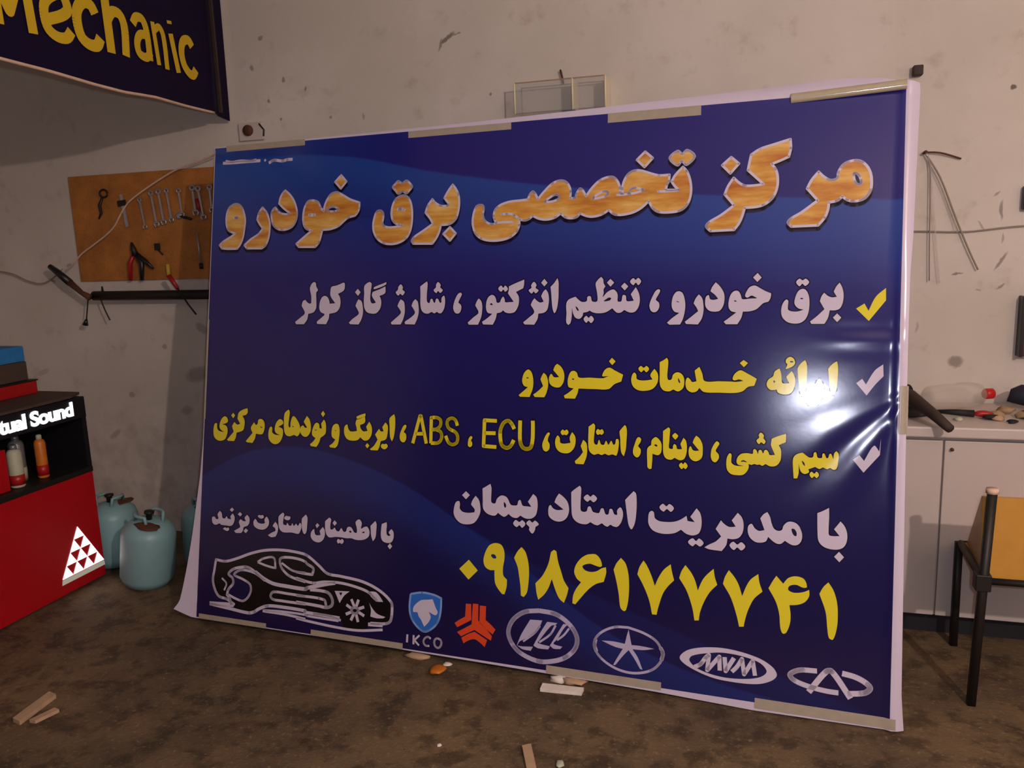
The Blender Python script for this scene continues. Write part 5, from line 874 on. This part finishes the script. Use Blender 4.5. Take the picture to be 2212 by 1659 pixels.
# ---------------- gas cylinders ----------------
def cyl(x, y, tilt, label):
    t = thing('gas_cylinder', label, 'gas cylinder', (x, y, .004), tilt); rr, h = .122, .30
    G().lathe([(rr * .55, 0), (rr * .85, .008), (rr, .045), (rr, h - .05), (rr * .93, h - .02), (rr * .7, h + .008), (rr * .35, h + .02), (rr * .2, h + .022)], seg=32).go('tank', M['teal'], t)
    for k in range(2):
        a0 = k * math.pi + .5; pts = [(rr * .5 * math.cos(a0 + i * .16), rr * .5 * math.sin(a0 + i * .16), h + (.01 if i in (0, 10) else .052)) for i in range(11)]
        G().tube(pts, .008, 6).go('handle', M['teal'], t)
    G().lathe([(.014, h + .015), (.014, h + .05), (.022, h + .052), (.022, h + .062)], seg=14).go('valve', M['dark'], t)
    G().blob((.03, -.05, h + .012), .045, 71, 1.4, .9, .25, .2).go('rust_patch', M['rust'], t)
cyl(-2.755, 2.985, (0, math.radians(9), .0), 'pale teal gas cylinder in front, between stand and banner')
cyl(-3.09, 3.16, (0, 0, 1.9), 'pale teal gas cylinder half hidden behind the red stand')
cyl(-2.60, 3.25, (0, math.radians(3), .1), 'teal gas cylinder furthest back, half hidden by the banner')

# ---------------- scraps on the floor ----------------
def scrap(name, poly, h, mat, label, cat):
    c = sum((Vector((x, y)) for x, y in poly), Vector((0, 0))) / len(poly)
    tag(G().plate([(x, y, .001) for x, y in poly], h, (0, 0, 1)).go(name, M[mat], loc=(c.x, c.y, 0)), label, cat)
scrap('paper_strip', [(-.69, 2.49), (-.545, 2.497), (-.543, 2.530), (-.69, 2.527)], .012, 'paper', 'flat white strip on the floor below the sail badge', 'strip')
for i, (x, y, s, lb) in enumerate(((-.64, 2.575, .022, 'crumpled pale scrap behind the white strip, left one'), (-.585, 2.57, .026, 'crumpled pale scrap behind the white strip, right one'))):
    tag(G().blob((x, y, s * .35), s, 80 + i, 1.6, .9, .45, .3).go('crumpled_paper', M['wood' if i else 'paper'], loc=(x, y, 0)), lb, 'paper')
scrap('wood_offcut', [(-.665, 2.17), (-.64, 2.185), (-.575, 2.03), (-.602, 2.02)], .010, 'wood', 'thin pale wood offcut at the bottom frame edge', 'offcut')
tag(G().blob((-1.09, 2.54, .008), .024, 91, 1.1, 1.5, .4, .25).go('candy_wrapper', M['orange'], loc=(-1.09, 2.54, 0)), 'small orange and white wrapper on the floor below the banner', 'wrapper')
tag(G().blob((-1.07, 2.585, .006), .014, 92, 1.2, 1, .4, .25).go('wrapper_scrap', M['paper'], loc=(-1.07, 2.585, 0)), 'tiny white scrap touching the orange wrapper', 'scrap')
tag(G().blob((-1.2, 2.615, .008), .03, 93, 1.8, .7, .35, .2).go('pale_scrap', M['wood'], loc=(-1.2, 2.615, 0)), 'pale scrap at the banner foot under the white letters', 'scrap')
tag(G().blob((-.532, 2.115, .006), .014, 94, 1, 1.2, .5, .2).go('pale_pebble', M['cream'], loc=(-.532, 2.115, 0)), 'pale pebble right of the wood offcut', 'pebble')
tag(G().blob((-.92, 2.12, .004), .008, 95, 1, 1, .5, .2).go('white_speck', M['paper'], loc=(-.92, 2.12, 0)), 'tiny white chip alone on the floor', 'chip')
scrap('wood_plank', [(-2.385, 1.905), (-2.345, 1.895), (-2.36, 2.06), (-2.40, 2.07)], .016, 'wood', 'tan wood sliver on the floor at the lower left', 'offcut')
scrap('wood_chip', [(-2.325, 1.915), (-2.30, 1.915), (-2.275, 1.99), (-2.30, 1.995)], .012, 'wood', 'short pale chip beside the tan wood sliver', 'chip')
q = random.Random(5)
vs, fs = [], []
for k in range(150):
    x, y = q.uniform(-2.6, 1.2), q.uniform(1.6, 3.1); s = q.uniform(.0015, .004)
    n = len(vs); a = q.uniform(0, 3)
    vs += [Vector((x + s * math.cos(a + i * 2.1), y + s * math.sin(a + i * 2.1), .0005)) for i in range(3)] + [Vector((x, y, s * .8))]; fs += [(n, n + 1, n + 3), (n + 1, n + 2, n + 3), (n + 2, n, n + 3)]
gt = mesh_obj('floor_grit', vs, fs, M['brown']); tag(gt, 'fine grit strewn over the dark floor', 'grit', kind='stuff')
